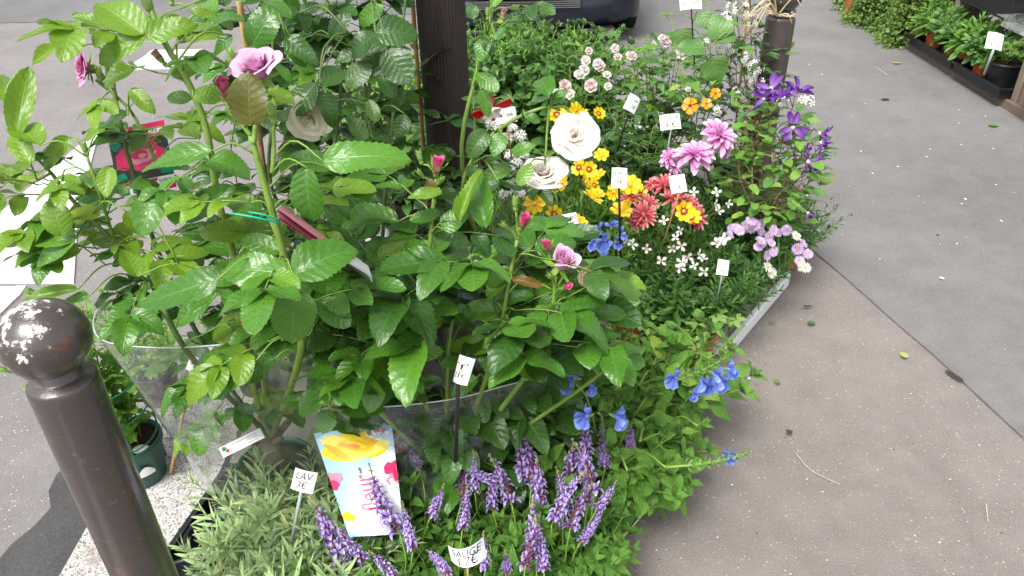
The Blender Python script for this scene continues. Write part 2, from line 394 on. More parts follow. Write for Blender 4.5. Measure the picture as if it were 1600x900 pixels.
def asphalt_mat(name, c1, c2, speck=.5, fleck=(.62,.58,.52), sscale=120.0, thr=.86, blot=1.0):
    m, t, out = new_mat(name)
    p = node(t, 'ShaderNodeNewGeometry').outputs['Position']
    big = NOISE(t, p, 1.1*blot, 4.0, .6); mid = NOISE(t, p, 9.0, 4.0, .65); fine = NOISE(t, p, 230.0, 3.0, .7)
    f = MA(t, 'ADD', MA(t, 'MULTIPLY', big, .55), MA(t, 'ADD', MA(t, 'MULTIPLY', mid, .35), MA(t, 'MULTIPLY', fine, .80)))
    col = MIX(t, STEP(t, f, .58, 1.10), c1, c2)
    # pale and dark stone chips of several sizes
    for sc, th, c, am in ((sscale, thr, fleck, speck), (sscale*2.1, .74, tuple(q*.85 for q in fleck), speck*.8), (sscale*1.5, .80, (.035,.033,.032), .55)):
        ds = NOISE(t, p, sc*1.7, 2.0)
        pv = node(t, 'ShaderNodeVectorMath', {0: p, 1: node(t, 'ShaderNodeCombineXYZ', {0: MA(t, 'MULTIPLY', ds, .5/sc), 1: MA(t, 'MULTIPLY', fine, .5/sc), 2: 0.0}).outputs[0]}, operation='ADD').outputs[0]
        v = node(t, 'ShaderNodeTexVoronoi', {'Vector': pv, 'Scale': sc})
        c_ = node(t, 'ShaderNodeSeparateColor', {0: v.outputs['Color']})
        sz = MA(t, 'MULTIPLY_ADD', c_.outputs[1], .20, .12)
        on = MA(t, 'MULTIPLY', MA(t, 'GREATER_THAN', c_.outputs[0], th), MA(t, 'LESS_THAN', v.outputs['Distance'], sz))
        col = MIX(t, MA(t, 'MULTIPLY', on, MA(t, 'MULTIPLY', c_.outputs[2], am*1.4), clamp=True), col, c)
    st = NOISE(t, p, 2.3, 5.0, .7)
    col = MIX(t, MA(t, 'MULTIPLY', STEP(t, st, .50, .80), .20), col, tuple(q*.55 for q in c1))
    col = MIX(t, MA(t, 'MULTIPLY', STEP(t, st, .46, .30), .18), col, tuple(min(1, q*1.25) for q in c2))
    # old chewing gum and oil spots
    v = node(t, 'ShaderNodeTexVoronoi', {'Vector': p, 'Scale': 3.1})
    cc = node(t, 'ShaderNodeSeparateColor', {0: v.outputs['Color']})
    d2 = MA(t, 'ADD', v.outputs['Distance'], MA(t, 'MULTIPLY', MA(t, 'SUBTRACT', mid, .5), .22))
    spot = MA(t, 'MULTIPLY', STEP(t, d2, MA(t, 'MULTIPLY', cc.outputs[1], .14), 0.0), MA(t, 'GREATER_THAN', cc.outputs[0], .45))
    col = MIX(t, MA(t, 'MULTIPLY', spot, .30), col, (.05,.045,.042))
    BSDF(t, out, col, MA(t, 'MULTIPLY_ADD', mid, .2, .66), .35, BUMP(t, NOISE(t, p, 170.0, 2.0, .7), .6, .004))
    return m
M['pavement'] = asphalt_mat('pavement', (.142,.123,.111), (.238,.211,.193), .55)
M['pavement_grey'] = asphalt_mat('pavement_grey', (.116,.111,.108), (.196,.190,.186), .34, (.40,.39,.38), 130.0, .88)
M['road'] = asphalt_mat('road', (.140,.129,.125), (.222,.208,.203), .6)
M['road_dark'] = asphalt_mat('road_dark', (.035,.034,.035), (.085,.082,.082), .25, (.3,.29,.28), 110.0, .9)
M['road_far'] = asphalt_mat('road_far', (.10,.098,.098), (.17,.166,.166), .3, (.4,.4,.4), 80.0, .85)

def paint_mat():
    m, t, out = new_mat('road_paint')
    p = node(t, 'ShaderNodeNewGeometry').outputs['Position']
    n = NOISE(t, p, 45.0, 5.0, .7); b = NOISE(t, p, 3.0, 3.0)
    col = MIX(t, STEP(t, n, .62, .76), MIX(t, b, (.60,.60,.58), (.74,.74,.72)), (.30,.29,.28))
    BSDF(t, out, col, .6, .4, BUMP(t, n, .3, .003)); return m
M['road_paint'] = paint_mat()

def granite_mat():
    m, t, out = new_mat('granite')
    p = node(t, 'ShaderNodeNewGeometry').outputs['Position']
    v1 = node(t, 'ShaderNodeTexVoronoi', {'Vector': p, 'Scale': 260.0}); c1 = node(t, 'ShaderNodeSeparateColor', {0: v1.outputs['Color']})
    n = NOISE(t, p, 5.0, 5.0, .65); n2 = NOISE(t, p, 150.0, 3.0)
    col = MIX(t, c1.outputs[0], (.30,.29,.275), (.56,.545,.52))
    col = MIX(t, MA(t, 'MULTIPLY', MA(t, 'GREATER_THAN', c1.outputs[1], .86), .8), col, (.06,.06,.06))
    col = MIX(t, MA(t, 'MULTIPLY', STEP(t, n, .54, .72), .65), col, (.20,.15,.11))
    BSDF(t, out, col, .75, .35, BUMP(t, MA(t, 'ADD', n2, MA(t, 'MULTIPLY', NOISE(t, p, 40.0), 1.5)), .6, .006)); return m
M['granite'] = granite_mat()

def bollard_mat(ball=False):
    m, t, out = new_mat('bollard_ball_paint' if ball else 'bollard_paint')
    tc = node(t, 'ShaderNodeTexCoord'); p = tc.outputs['Object']; s = node(t, 'ShaderNodeSeparateXYZ', {0: p})
    n = NOISE(t, p, 14.0, 4.0, .65); n2 = NOISE(t, p, 55.0, 5.0, .7); n3 = NOISE(t, p, 6.0, 2.0)
    col = MIX(t, n, (.036,.028,.026), (.062,.049,.045))
    sm = node(t, 'ShaderNodeMapping', {'Vector': p, 'Scale': (30.0, 30.0, 90.0)}).outputs[0]
    scr = STEP(t, NOISE(t, sm, 1.0, 4.0, .6), .60, .68)
    col = MIX(t, MA(t, 'MULTIPLY', scr, .45), col, (.14,.12,.11))
    rust = STEP(t, MA(t, 'ADD', MA(t, 'MULTIPLY', n2, .5), MA(t, 'MULTIPLY', n, .5)), .575, .60)
    col = MIX(t, MA(t, 'MULTIPLY', rust, .85), col, (.12,.042,.022))
    if ball:
        side = node(t, 'ShaderNodeVectorMath', {0: p, 1: (-.28, -.25, .93)}, operation='DOT_PRODUCT').outputs['Value']
        k = MA(t, 'ADD', MA(t, 'MULTIPLY', side, 8.0), MA(t, 'MULTIPLY_ADD', n2, 2.2, MA(t, 'MULTIPLY', n3, .8)))
        chip = STEP(t, k, 1.97, 2.03)
        col = MIX(t, STEP(t, k, 1.86, 1.97), col, (.10,.07,.055))
        col = MIX(t, chip, col, (.52,.51,.49))
    BSDF(t, out, col, MA(t, 'MULTIPLY_ADD', n2, .22, .20), .5, BUMP(t, MA(t, 'SUBTRACT', n2, MA(t, 'MULTIPLY', scr, .5)), .25, .003), **{'Coat Weight': .6, 'Coat Roughness': .14})
    return m
M['bollard'] = bollard_mat(); M['bollard_ball'] = bollard_mat(True)

def wood_mat(name, c1, c2, sc=(18.0, 18.0, 1.6), rough=.75):
    m, t, out = new_mat(name)
    p = node(t, 'ShaderNodeTexCoord').outputs['Object']
    q = node(t, 'ShaderNodeMapping', {'Vector': p, 'Scale': sc}).outputs[0]
    n = NOISE(t, q, 3.0, 5.0, .65); n2 = NOISE(t, p, 7.0, 4.0)
    col = MIX(t, MA(t, 'MULTIPLY_ADD', n, .8, MA(t, 'MULTIPLY', n2, .25), clamp=True), c1, c2)
    BSDF(t, out, col, rough, .3, BUMP(t, n, .5, .004)); return m
M['post_paint'] = wood_mat('post_paint', (.022,.017,.015), (.058,.044,.039), (40.0, 40.0, 1.5), .5)
M['timber'] = wood_mat('timber', (.085,.064,.046), (.21,.165,.125), (3.0, 3.0, 14.0))
M['timber_up'] = wood_mat('timber_up', (.11,.083,.060), (.27,.21,.16), (16.0, 16.0, 1.2))
M['black_plastic'] = plain('black_plastic', (.010,.011,.013), .42, .5, .3, 30, .15)
M['green_plastic'] = plain('green_plastic', (.012,.075,.055), .35, .5, .2, 20, .08)
M['green_wire'] = plain('green_wire', (.015,.14,.075), .4, .5, .1, 50, .05)
M['terracotta'] = plain('terracotta', (.50,.145,.055), .7, .3, .2, 60, .2)
M['orange_pot'] = plain('orange_pot', (.55,.13,.04), .5, .4, .15, 60, .1)
M['polystyrene'] = plain('polystyrene', (.74,.75,.76), .7, .3, .05, 160, .3)
M['white_card'] = plain('white_card', (.80,.80,.79), .5, .4, .04, 30, .05)
M['ink'] = plain('ink', (.015,.015,.018), .6, .3, .1, 50, 0)
M['tag_stake'] = plain('tag_stake', (.02,.018,.018), .5, .4, .2, 50, .1)
M['clear_stake'] = plain('clear_stake', (.50,.55,.55), .3, .5, .05, 50, 0)
M['raffia'] = plain('raffia', (.62,.50,.30), .8, .2, .3, 120, .3)
M['tie_green'] = plain('tie_green', (.0,.36,.22), .4, .5, .1, 50, 0)
def flat(name, c, rough=.35): M[name] = plain(name, c, rough, .4, .05, 30, 0)
flat('print_sky', (.36,.58,.78)); flat('print_cloud', (.76,.80,.84)); flat('print_yellow', (.84,.62,.01)); flat('print_gold', (.82,.42,.01))
flat('print_lemon', (.88,.74,.12)); flat('print_pink', (.62,.03,.14)); flat('print_rose', (.72,.25,.34)); flat('print_white', (.82,.82,.82))
flat('print_navy', (.02,.03,.16)); flat('print_red', (.6,.02,.03)); flat('print_black', (.02,.03,.03)); flat('print_green', (.0,.22,.13)); flat('print_magenta', (.60,.01,.10))
flat('print_orange', (.84,.26,.03))

def film_mat(name, haze=.10, refl=1.0):
    m, t, out = new_mat(name)
    p = node(t, 'ShaderNodeTexCoord').outputs['Object']
    n = NOISE(t, p, 7.0, 1.0); n2 = NOISE(t, p, 22.0, 4.0)
    nb = BUMP(t, MA(t, 'ADD', n, MA(t, 'MULTIPLY', n2, .25)), .5, .02)
    fr = MA(t, 'MULTIPLY_ADD', MA(t, 'POWER', node(t, 'ShaderNodeLayerWeight', {'Blend': .5, 'Normal': nb}).outputs['Facing'], 4.0), .95, .095)
    tr = node(t, 'ShaderNodeBsdfTransparent', {0: (.93, .95, .93, 1)})
    gl = node(t, 'ShaderNodeBsdfGlossy', {'Color': (1, 1, 1, 1), 'Roughness': .09, 'Normal': nb})
    df = node(t, 'ShaderNodeBsdfDiffuse', {'Color': (.8, .82, .8, 1)})
    a = node(t, 'ShaderNodeMixShader', {0: MA(t, 'MULTIPLY', STEP(t, n2, .3, .8), haze), 1: tr.outputs[0], 2: df.outputs[0]})
    b = node(t, 'ShaderNodeMixShader', {0: MA(t, 'MULTIPLY', fr, refl*.9, clamp=True), 1: a.outputs[0], 2: gl.outputs[0]})
    t.links.new(b.outputs[0], out.inputs['Surface']); return m
M['film'] = film_mat('film'); M['clear_plastic'] = film_mat('clear_plastic', .25, 1.3)
M['car_paint'] = plain('car_paint', (.010,.013,.024), .32, .5, .1, 12, 0)
M['car_trim'] = plain('car_trim', (.012,.012,.013), .6, .4, .2, 60, .2)
M['tyre'] = plain('tyre', (.014,.014,.014), .85, .3, .2, 40, .3)
M['chrome'] = plain('chrome', (.6,.6,.6), .2, .5, .05, 20, 0, 1.0)
M['car_glass'] = plain('car_glass', (.02,.025,.028), .08, .6, .05, 10, 0)
M['plate'] = plain('plate', (.72,.72,.70), .4, .4, .05, 20, 0)
M['lens'] = plain('lens', (.6,.62,.64), .15, .6, .05, 20, 0)
# ------------------------------------------------------------------ leaves, petals, flowers
def leaf_T(seed, W=.62, nu=2, nv=10, p=.6, q=.7, fold=.2, droop=.2, serr=0.0, pucker=0.0, np_=8, wave=.03, twist=0.0, tipcurl=0.0):
    r = random.Random(seed); nrm = (p/(p+q))**p*(q/(p+q))**q
    ph = r.uniform(0, 6.28); k = 2*nu+1; v = []; uv = []
    for j in range(nv+1):
        b = j/nv; wd = max((b**p*(1-b)**q)/nrm*W/2 if 0 < b < 1 else 0, .006)
        for i in range(k):
            u = (i-nu)/nu; x = u*wd; y = b
            if serr and abs(u) == 1:
                tooth = (j % 2)*serr
                x *= 1-tooth; y -= tooth*.16
            z = fold*abs(x)*(1-.5*b)-droop*b*b+wave*math.sin(b*9+ph+u*1.3)*abs(u)*.8
            z += pucker*math.sin((b*np_-abs(u)*2.0)*6.283)*abs(u)**.5*(1-abs(u)**4*.6)
            if tipcurl: z -= tipcurl*b**4
            z += twist*u*wd*(b-.3)
            v.append((x, y, z)); uv.append((u*.5+.5, b))
    f = [(j*k+i, j*k+i+1, (j+1)*k+i+1, (j+1)*k+i) for j in range(nv) for i in range(k-1)]
    return T(v, f, uv)

def lobed_T(seed, lobes=5, W=1.0, nv=4):
    # palmate leaf: origin at the stalk, fan of lobes toward +Y
    r = random.Random(seed); v = [(0, .42, 0)]; uv = [(.5, .4)]; f = []; n = 44
    for k in range(n):
        a = -math.pi*.95+1.9*math.pi*k/(n-1)
        lob = .5+.5*math.cos(a/(1.9*math.pi)*lobes*2*math.pi)
        rr = .36+.24*lob**.7*(1-.25*abs(a)/math.pi)+.035*((k % 2)*2-1)
        for t_ in (.55, 1.0):
            x = math.sin(a)*rr*t_*W; y = .42+math.cos(a)*rr*t_
            v.append((x, y, .10*t_*t_*(1-lob)+.03*math.sin(a*3+seed)-.06*t_)); uv.append((.5+x*.5, y))
    for k in range(n-1):
        a, b = 1+2*k, 3+2*k
        f += [(0, b, a), (a, b, b+1, a+1)]
    f = [q[::-1] for q in f]
    return T(v, f, uv)

LT = {
 'rose': [leaf_T(s, (.64, .60, .70, .56, .66, .62)[s % 6], 3, 26, (.52, .46, .60)[s % 3], (.62, .72, .58, .66)[s % 4], .12+.13*(s % 4), (.05, .2, .34, .12, .26)[s % 5], .075, .007, 7, (.03, .055, .045)[s % 3], .5*((s % 3)-1), .08*(s % 3)) for s in range(14)],
 'rose_fold': [leaf_T(s, .60, 3, 26, .52, .66, .7, .16, .11, .007, 7, .05, .5, .08) for s in range(20, 23)],
 'ovate': [leaf_T(s, .56, 2, 8, .55, .8, .25, .18+.08*s, 0, 0, 6, .04) for s in range(3)],
 'ovate_small': [leaf_T(s, .56, 1, 4, .55, .8, .3, .2, 0, 0, 6, .0) for s in range(2)],
 'patens': [leaf_T(s, .60, 3, 18, .42, .85, .15, .22+.1*s, .05, .018, 9, .05, .2) for s in range(3)],
 'sage': [leaf_T(s, .46, 2, 10, .42, .85, .2, .25+.1*s, .06, .012, 7, .04) for s in range(3)],
 'strap': [leaf_T(s, .13, 1, 7, .5, .6, .5, .12+.16*s, 0, 0, 6, .01, .6) for s in range(3)],
 'lance': [leaf_T(s, .20, 1, 7, .6, .75, .5, .14+.14*s, 0, 0, 6, .02, .4) for s in range(3)],
 'vine': [leaf_T(s, .60, 2, 8, .45, .6, .15, .12+.1*s, 0, 0, 6, .05) for s in range(3)],
 'heart': [leaf_T(s, .80, 3, 12, .28, .85, .2, .2, .03, .01, 6, .05) for s in range(2)],
 'tiny': [leaf_T(0, .75, 1, 3, .5, .55, .2, .1)],
}
LM = {}
def leaf_mesh(kind, matname, i):
    k = (kind, matname, i % len(LT[kind]))
    if k not in LM: LM[k] = mk('leaf', LT[kind][k[2]], M[matname])
    return LM[k]

def petal_T(L, W, nu=4, nv=5, cup=.2, curl=0.0, p=.7, q=.25, notch=0.0, seed=0, ripple=0.0):
    # flat-ish petal along +Y, origin at the claw
    nrm = (p/(p+q))**p*(q/(p+q))**q; r = random.Random(seed); ph = r.uniform(0, 6)
    def fn(a, b):
        u = a*2-1; wd = max((b**p*max(1-b, 0)**q)/nrm*W/2 if 0 < b < 1 else 0, W*.05)
        if b == 1: wd = W*.16
        y = L*(b-notch*(abs(u) < .3)*(b == 1)); z = cup*abs(u)**2*wd*1.5+curl*b*b*L+ripple*math.sin(u*5+ph)*b*b
        return (u*wd, y, z)
    return grid(nu, nv, fn)

def rose_petal_T(h, r0, r1, span, lip, seed, ex=1.25, ripple=.04):
    r = random.Random(seed); ph = r.uniform(0, 6.28); sk = r.uniform(-.12, .12)
    def fn(a, b):
        s = a*2-1
        sp = span*(.30+.70*math.sin(min(1, b*1.15+.06)*math.pi*.5))
        an = s*sp
        z = h*b*(1-.20*s*s*b)
        rr = r0+(r1-r0)*b**ex+lip*max(0, b-.62)**2*5.0
        z -= lip*max(0, b-.72)**2*4.2
        rr += h*ripple*math.sin(s*4+ph)*b*b+h*sk*b*s*.4
        z += h*ripple*.7*math.sin(s*5+ph*2)*b*b
        return (rr*math.sin(an), rr*math.cos(an), z)
    return grid(8, 7, fn)

RP = {}
def rose_layers(kind):
    """(petal mesh index parameters) from the heart outwards for a bloom of radius about 1"""
    if kind == 'open':      # full, flat cabbage rose
        L = []
        g = random.Random(9)
        for i in range(32):
            t = i/31
            L.append((.64-.16*t+g.uniform(-.04, .04), .04+.20*t, (.09+.88*t)*g.uniform(.92, 1.06), (1.3-.62*t)*g.uniform(.9, 1.1), .03+.24*t, i*2.39996+g.uniform(-.2, .2), 1.05-.2*t))
        return L
    if kind == 'half':
        L = []
        for i in range(30):
            t = i/29
            L.append((.92+.16*t-.22*max(0, t-.7), .03+.12*t, .07+.62*t**.9+.12*max(0, t-.8)*5, 1.5-.5*t, .0+.55*t**3, i*2.39996, .75-.25*t))
        return L
    if kind == 'cup':
        L = []
        for i in range(18):
            t = i/17
            L.append((1.15+.12*t, .05+.16*t, .10+.44*t, 1.6-.55*t, .40*t**3, i*2.39996, .5))
        return L
    L = []                  # bud: wrapped cone
    for i in range(9):
        t = i/8
        L.append((1.5+.15*t, .10+.22*t, .10+.30*t, 1.8-.5*t, .02+.20*t*t, i*2.39996))
    return L

def sepals_T(R, n=5, L=1.3, down=-.2, W=.34):
    b = MB(); lt = leaf_T(3, W, 1, 6, .45, .9, .3, -.25)
    for k in range(n):
        a = 2*math.pi*k/n
        d = Vector((math.cos(a), math.sin(a), down)).normalized()
        b.add(lt, frame(d*R*.1, d, UP, R*L), rnd=k*.17)
    b.add(lathe([(.02*R, -.55*R), (.18*R, -.5*R), (.27*R, -.25*R), (.24*R, -.05*R), (.30*R, .03*R), (.05*R, .06*R)], 10))
    return b.t()
SEP_OPEN = None
def rose_flower(plant, pos, axis, R, kind, mat, sep=True, spin=0.0, tilt_jit=.06):
    global SEP_OPEN
    key = ('sep', kind)
    if key not in RP: RP[key] = mk('calyx', sepals_T(1.0, 5, 1.0 if kind != 'bud' else 1.55, -.35 if kind != 'bud' else .9), M['sepal'])
    A = aim(pos, axis, R, spin); tilt_jit = .10 if kind == 'open' else (.09 if kind == 'half' else tilt_jit)
    fl = obj('flower', RP[key], plant, A)
    for i, lay in enumerate(rose_layers(kind)):
        (h, r0, r1, span, lip, ang), ex = lay[:6], (lay[6] if len(lay) > 6 else (.95 if kind == 'open' else .6))
        k = (kind, mat, i)
        if k not in RP: RP[k] = mk('petal', rose_petal_T(h, r0, r1, span, lip, i*7+3, ex, .09 if kind == 'open' else .06), M[mat])
        j = Matrix.Rotation(ang, 4, 'Z') @ Matrix.Rotation(U(-tilt_jit, tilt_jit), 4, 'X') @ Matrix.Rotation(U(-tilt_jit, tilt_jit), 4, 'Y')
        obj('petal', RP[k], fl, A @ j)
    return fl

def bud_mesh(kind='green'):
    k = ('budm', kind)
    if k not in RP:
        b = MB()
        b.add(lathe([(.05, -.75), (.22, -.72), (.32, -.5), (.30, -.25), (.20, -.12), (.34, .1), (.42, .35), (.36, .75), (.18, 1.15), (.03, 1.45)], 12), mi=0)
        lt = leaf_T(5, .36, 1, 6, .4, .8, .5, .0)
        for i in range(5):
            a = i*1.2566; d = Vector((math.cos(a)*.13, math.sin(a)*.13, 1)).normalized()
            b.add(lt, frame(Vector((math.cos(a)*.30, math.sin(a)*.30, -.12)), d, Vector((-math.cos(a), -math.sin(a), 0)), 1.7), mi=0, rnd=i*.2)
        if kind == 'pink':
            b.add(lathe([(.30, .3), (.45, .6), (.38, 1.1), (.22, 1.5), (.06, 1.62)], 12), mi=1)
            for i in range(4):
                b.add(rose_petal_T(1.35, .30, .40, 1.0, .16, i), Matrix.Rotation(i*1.6, 4, 'Z') @ Matrix.Translation((0, 0, .3)), mi=1, rnd=i*.2)
        RP[k] = mk('bud', b, [M['sepal'], M['magenta_rose']])
    return RP[k]

KEEP = [(440, 640, 640, 860, 1.60), (640, 622, 770, 860, 1.60), (765, 598, 885, 760, 1.60), (455, 155, 515, 225, 1.56), (1010, 400, 1300, 900, 1.8), (644, -200, 748, 268, 2.05), (488, 672, 665, 850, 1.75), (375, 70, 440, 150, 1.18), (865, 175, 940, 250, 1.7), (815, 238, 888, 290, 1.7), (850, 370, 905, 435, 1.5), (665, 235, 700, 285, 1.5), (652, 262, 742, 335, 1.9), (96, 78, 152, 135, 1.6), (695, 545, 745, 612, 1.45), (335, 115, 365, 160, 1.25)]
def pixel(q):
    v = CAM_R.transposed() @ (q-CAM_L); return 800-v.x/v.z*FPX, 450+v.y/v.z*FPX, -v.z
def hidden_by_rule(*qs):        # scattered leaves leave the post, the card and the blooms in view
    for q in qs:
        x, y, d = pixel(q)
        for (x0, y0, x1, y1, dm) in KEEP:
            if x0 < x < x1 and y0 < y < y1 and d < dm: return True
    return False

# ------------------------------------------------------------------ plants built from canes and single leaves
class Plant:
    def __init__(s, name, label, cat, loc, group=None, stem='stem_green'):
        s.root = thing(name, label, cat, loc, group); s.loc = Vector(loc); s.canes = []; s.pts = []; s.stalk = MB(); s.stem = stem; s.leaves = []
    def cane(s, pts, r0=.005, r1=.002, mat=None, n=22, thorns=False):
        p = smooth_path(pts, n); b = MB().add(tube(p, [r0+(r1-r0)*i/n for i in range(n+1)], 7))
        if thorns:
            for i in range(2, n, 2):
                a = U(0, 6.28); d = Vector((math.cos(a), math.sin(a), -.35)).normalized(); rr = r0+(r1-r0)*i/n
                b.add(tube([p[i]+d*rr*.6, p[i]+d*(rr+.006)], [.0016, .0002], 5))
        obj('stem', mk('stem', b, M[mat or s.stem]), s.root)
        s.canes.append(p); s.pts += p
        return p
    def near(s, q, below=.0):
        best = min(s.pts, key=lambda c: (c-q).length+max(0, c.z-q.z+below)*1.5)
        return best
    def link(s, q, d=None, r=.0014, maxd=.45):
        c = s.near(q, .02)
        if (c-q).length > maxd: return
        m = c.lerp(q, .5)+(UP*.25*(q-c).length if d is None else d*-.3*(q-c).length)
        s.stalk.add(tube(smooth_path([c, m, q], 7), [r*1.4, r], 5))
        s.pts.append(m)
    avoid = True
    def leaf(s, base, d, n, L, w=1.0, kind='rose', mat='rose_leaf', i=None):
        me = rng.randrange(len(LT[kind])) if i is None else i % len(LT[kind])
        if i is None and hidden_by_rule(Vector(base)+Vector(d).normalized()*L*.6, Vector(base)+Vector(d).normalized()*L): return None
        Mx = frame(base, d, n, L, w)
        s.leaves.append((i is not None, L/pixel(Vector(base))[2], Mx, me, kind, mat))
    def pix(s, bx, by, tx, ty, w, d, dt=None, mat='rose_leaf', kind='rose', nb=(0, 0, 0), link=True):
        a = P(bx, by, d); b = P(tx, ty, d+(U(-.03, .03) if dt is None else dt))
        L = (b-a).length; tc = (CAM_L-a).normalized()
        nrm = tc*.62+UP*.5+Vector((U(-.25, .25), U(-.25, .25), 0))+Vector(nb)
        W = LT[kind][0]; s.leaf(a, b-a, nrm, L, w/.64, kind, mat, rng.randrange(20))
        if link: s.link(a)
    def compound(s, base, d, up, L, n=5, mat='rose_leaf', kind='rose', r=.0012):
        d = d.normalized(); side = d.cross(up)
        if side.length < .05: side = d.cross(Vector((1, 0, 0)))
        side.normalize(); nrm = side.cross(d).normalized()
        ln = L*(1.15 if n >= 5 else .75)
        pts = [base+d*ln*t-UP*ln*.18*t*t for t in (0, .35, .7, 1)]
        s.stalk.add(tube(pts, [r*1.3, r*.8], 5))
        dd = (pts[3]-pts[2]).normalized()
        jn = lambda: nrm+Vector((U(-.3, .3), U(-.3, .3), U(-.1, .25)))
        s.leaf(pts[3], dd+Vector((0, 0, U(-.25, .05))), jn(), L, U(.95, 1.1), kind, mat)
        for k, tt in ((1, .95), (2, .45))[:(n-1)//2]:
            q = pts[0].lerp(pts[3], tt)
            for sg in (-1, 1):
                s.leaf(q, d*.62+side*sg*.85+UP*U(-.3, .1), jn(), L*(.86 if k == 1 else .68)*U(.9, 1.1), U(.9, 1.1), kind, mat)
    def along(s, p, t0, t1, n, L, nl=5, mat='rose_leaf', pet=.05, up=.35, kind='rose', az=None):
        a = U(0, 6.28)
        for k in range(n):
            t = t0+(t1-t0)*(k+.5)/n; q = p[min(len(p)-1, int(t*(len(p)-1)+.5))]
            a += 2.4
            aa = a if az is None else az+U(-.9, .9)
            d = Vector((math.cos(aa), math.sin(aa), up+U(-.3, .3)))
            e = q+d.normalized()*pet*U(.6, 1.2)
            if hidden_by_rule(e, e+d.normalized()*L*1.3): continue
            s.stalk.add(tube([q, q.lerp(e, .5)+UP*.006, e], [.0017, .0013], 5))
            s.compound(e, d, UP, L*U(.75, 1.15), nl, mat if isinstance(mat, str) else rng.choice(mat), kind)
    def fill(s, c, rad, n, L, nl=3, mat='rose_leaf', kind='rose', linkd=.3, shell=.35, up=.45):
        c = Vector(c)
        for _ in range(n):
            while True:
                v = Vector((U(-1, 1), U(-1, 1), U(-1, 1)))
                if shell < v.length < 1: break
            q = c+Vector((v.x*rad[0], v.y*rad[1], v.z*rad[2]))
            d = Vector((v.x*rad[0], v.y*rad[1], 0)); d = d.normalized() if d.length > 1e-6 else Vector((1, 0, 0))
            d = d+UP*(up+U(-.4, .3))+Vector((U(-.5, .5), U(-.5, .5), 0))
            m_ = mat if isinstance(mat, str) else rng.choice(mat)
            if hidden_by_rule(q, q+d.normalized()*L*1.3): continue
            if nl > 1: s.compound(q, d, UP, L*U(.7, 1.2), nl, m_, kind)
            else: s.leaf(q, d, UP+Vector((U(-.5, .5), U(-.5, .5), 0)), L*U(.7, 1.2), U(.9, 1.1), kind, m_)
            s.link(q, r=.0011, maxd=linkd)
    def bud(s, px, py, d, size, tip=(0, 0, 1), kind='green', link=True):
        q = P(px, py, d); ax = Vector(tip).normalized()
        obj('bud', bud_mesh(kind), s.root, aim(q, ax, size))
        if link: s.link(q-ax*size*.7, r=.0017)
    def bloom(s, px, py, d, R, axis, kind, mat, link=True):
        q = P(px, py, d); ax = Vector(axis).normalized()
        rose_flower(s.root, q-ax*R*(.45 if kind != 'bud' else .8), ax, R, kind, mat, spin=U(0, 6))
        if link: s.link(q-ax*R*1.0, d=ax, r=.002)
    def done(s):
        s.leaves.sort(key=lambda q: (not q[0], -q[1]))          # the 290 that show largest are single leaves, the rest one mass
        for (_, _, Mx, i, kind, mat) in s.leaves[:290]: obj('leaf', leaf_mesh(kind, mat, i), s.root, Mx)
        rest = s.leaves[290:]
        if rest:
            ms = sorted({q[5] for q in rest}); b = MB()
            for (_, _, Mx, i, kind, mat) in rest: b.add(LT[kind][i], Mx, mi=ms.index(mat), rnd=rng.random())
            obj('foliage', mk('foliage', b, [M[m] for m in ms]), s.root, kind='stuff')
        if s.stalk.n: obj('leaf_stalks', mk('leaf_stalks', s.stalk, M[s.stem]), s.root, kind='stuff')

def pot_t(r, h, taper=.78, rim=.006, n=28, rimh=.018):
    rb = r*taper
    pr = [(rb*.98, 0), (rb, .004), (r-.004, h-rimh-.002), (r-.003, h-rimh), (r+rim*.3, h-rimh+.002), (r+rim*.3, h-.003), (r, h), (r-.005, h-.001), (r-.008, h-.012), (r-.009, h-.02)]
    return lathe(pr, n, True, False)
def soil_t(r, h):
    rr = random.Random(5)
    def ring():
        v = [(0, 0, h)]; f = []
        for j in (1, 2, 3):
            for k in range(16):
                a = k/16*6.2832; v.append((math.cos(a)*r*j/3, math.sin(a)*r*j/3, h+rr.uniform(-.004, .004)*(j < 3)))
        for k in range(16): f.append((0, 1+k, 1+(k+1) % 16))
        for j in (0, 1):
            for k in range(16):
                f.append((1+j*16+k, 17+j*16+k, 17+j*16+(k+1) % 16, 1+j*16+(k+1) % 16))
        return T(v, f)
    return ring()
PM = {}
def pot(root, loc, r, h, mat, soil=True):
    k = (round(r, 3), round(h, 3), mat)
    if k not in PM: PM[k] = (mk('pot', pot_t(r, h), M[mat]), mk('soil', soil_t(r-.0085, h-.018), M['soil']))
    o = obj('pot', PM[k][0], root, Matrix.Translation(loc))
    if soil: obj('soil', PM[k][1], o, Matrix.Translation(loc))
    return o

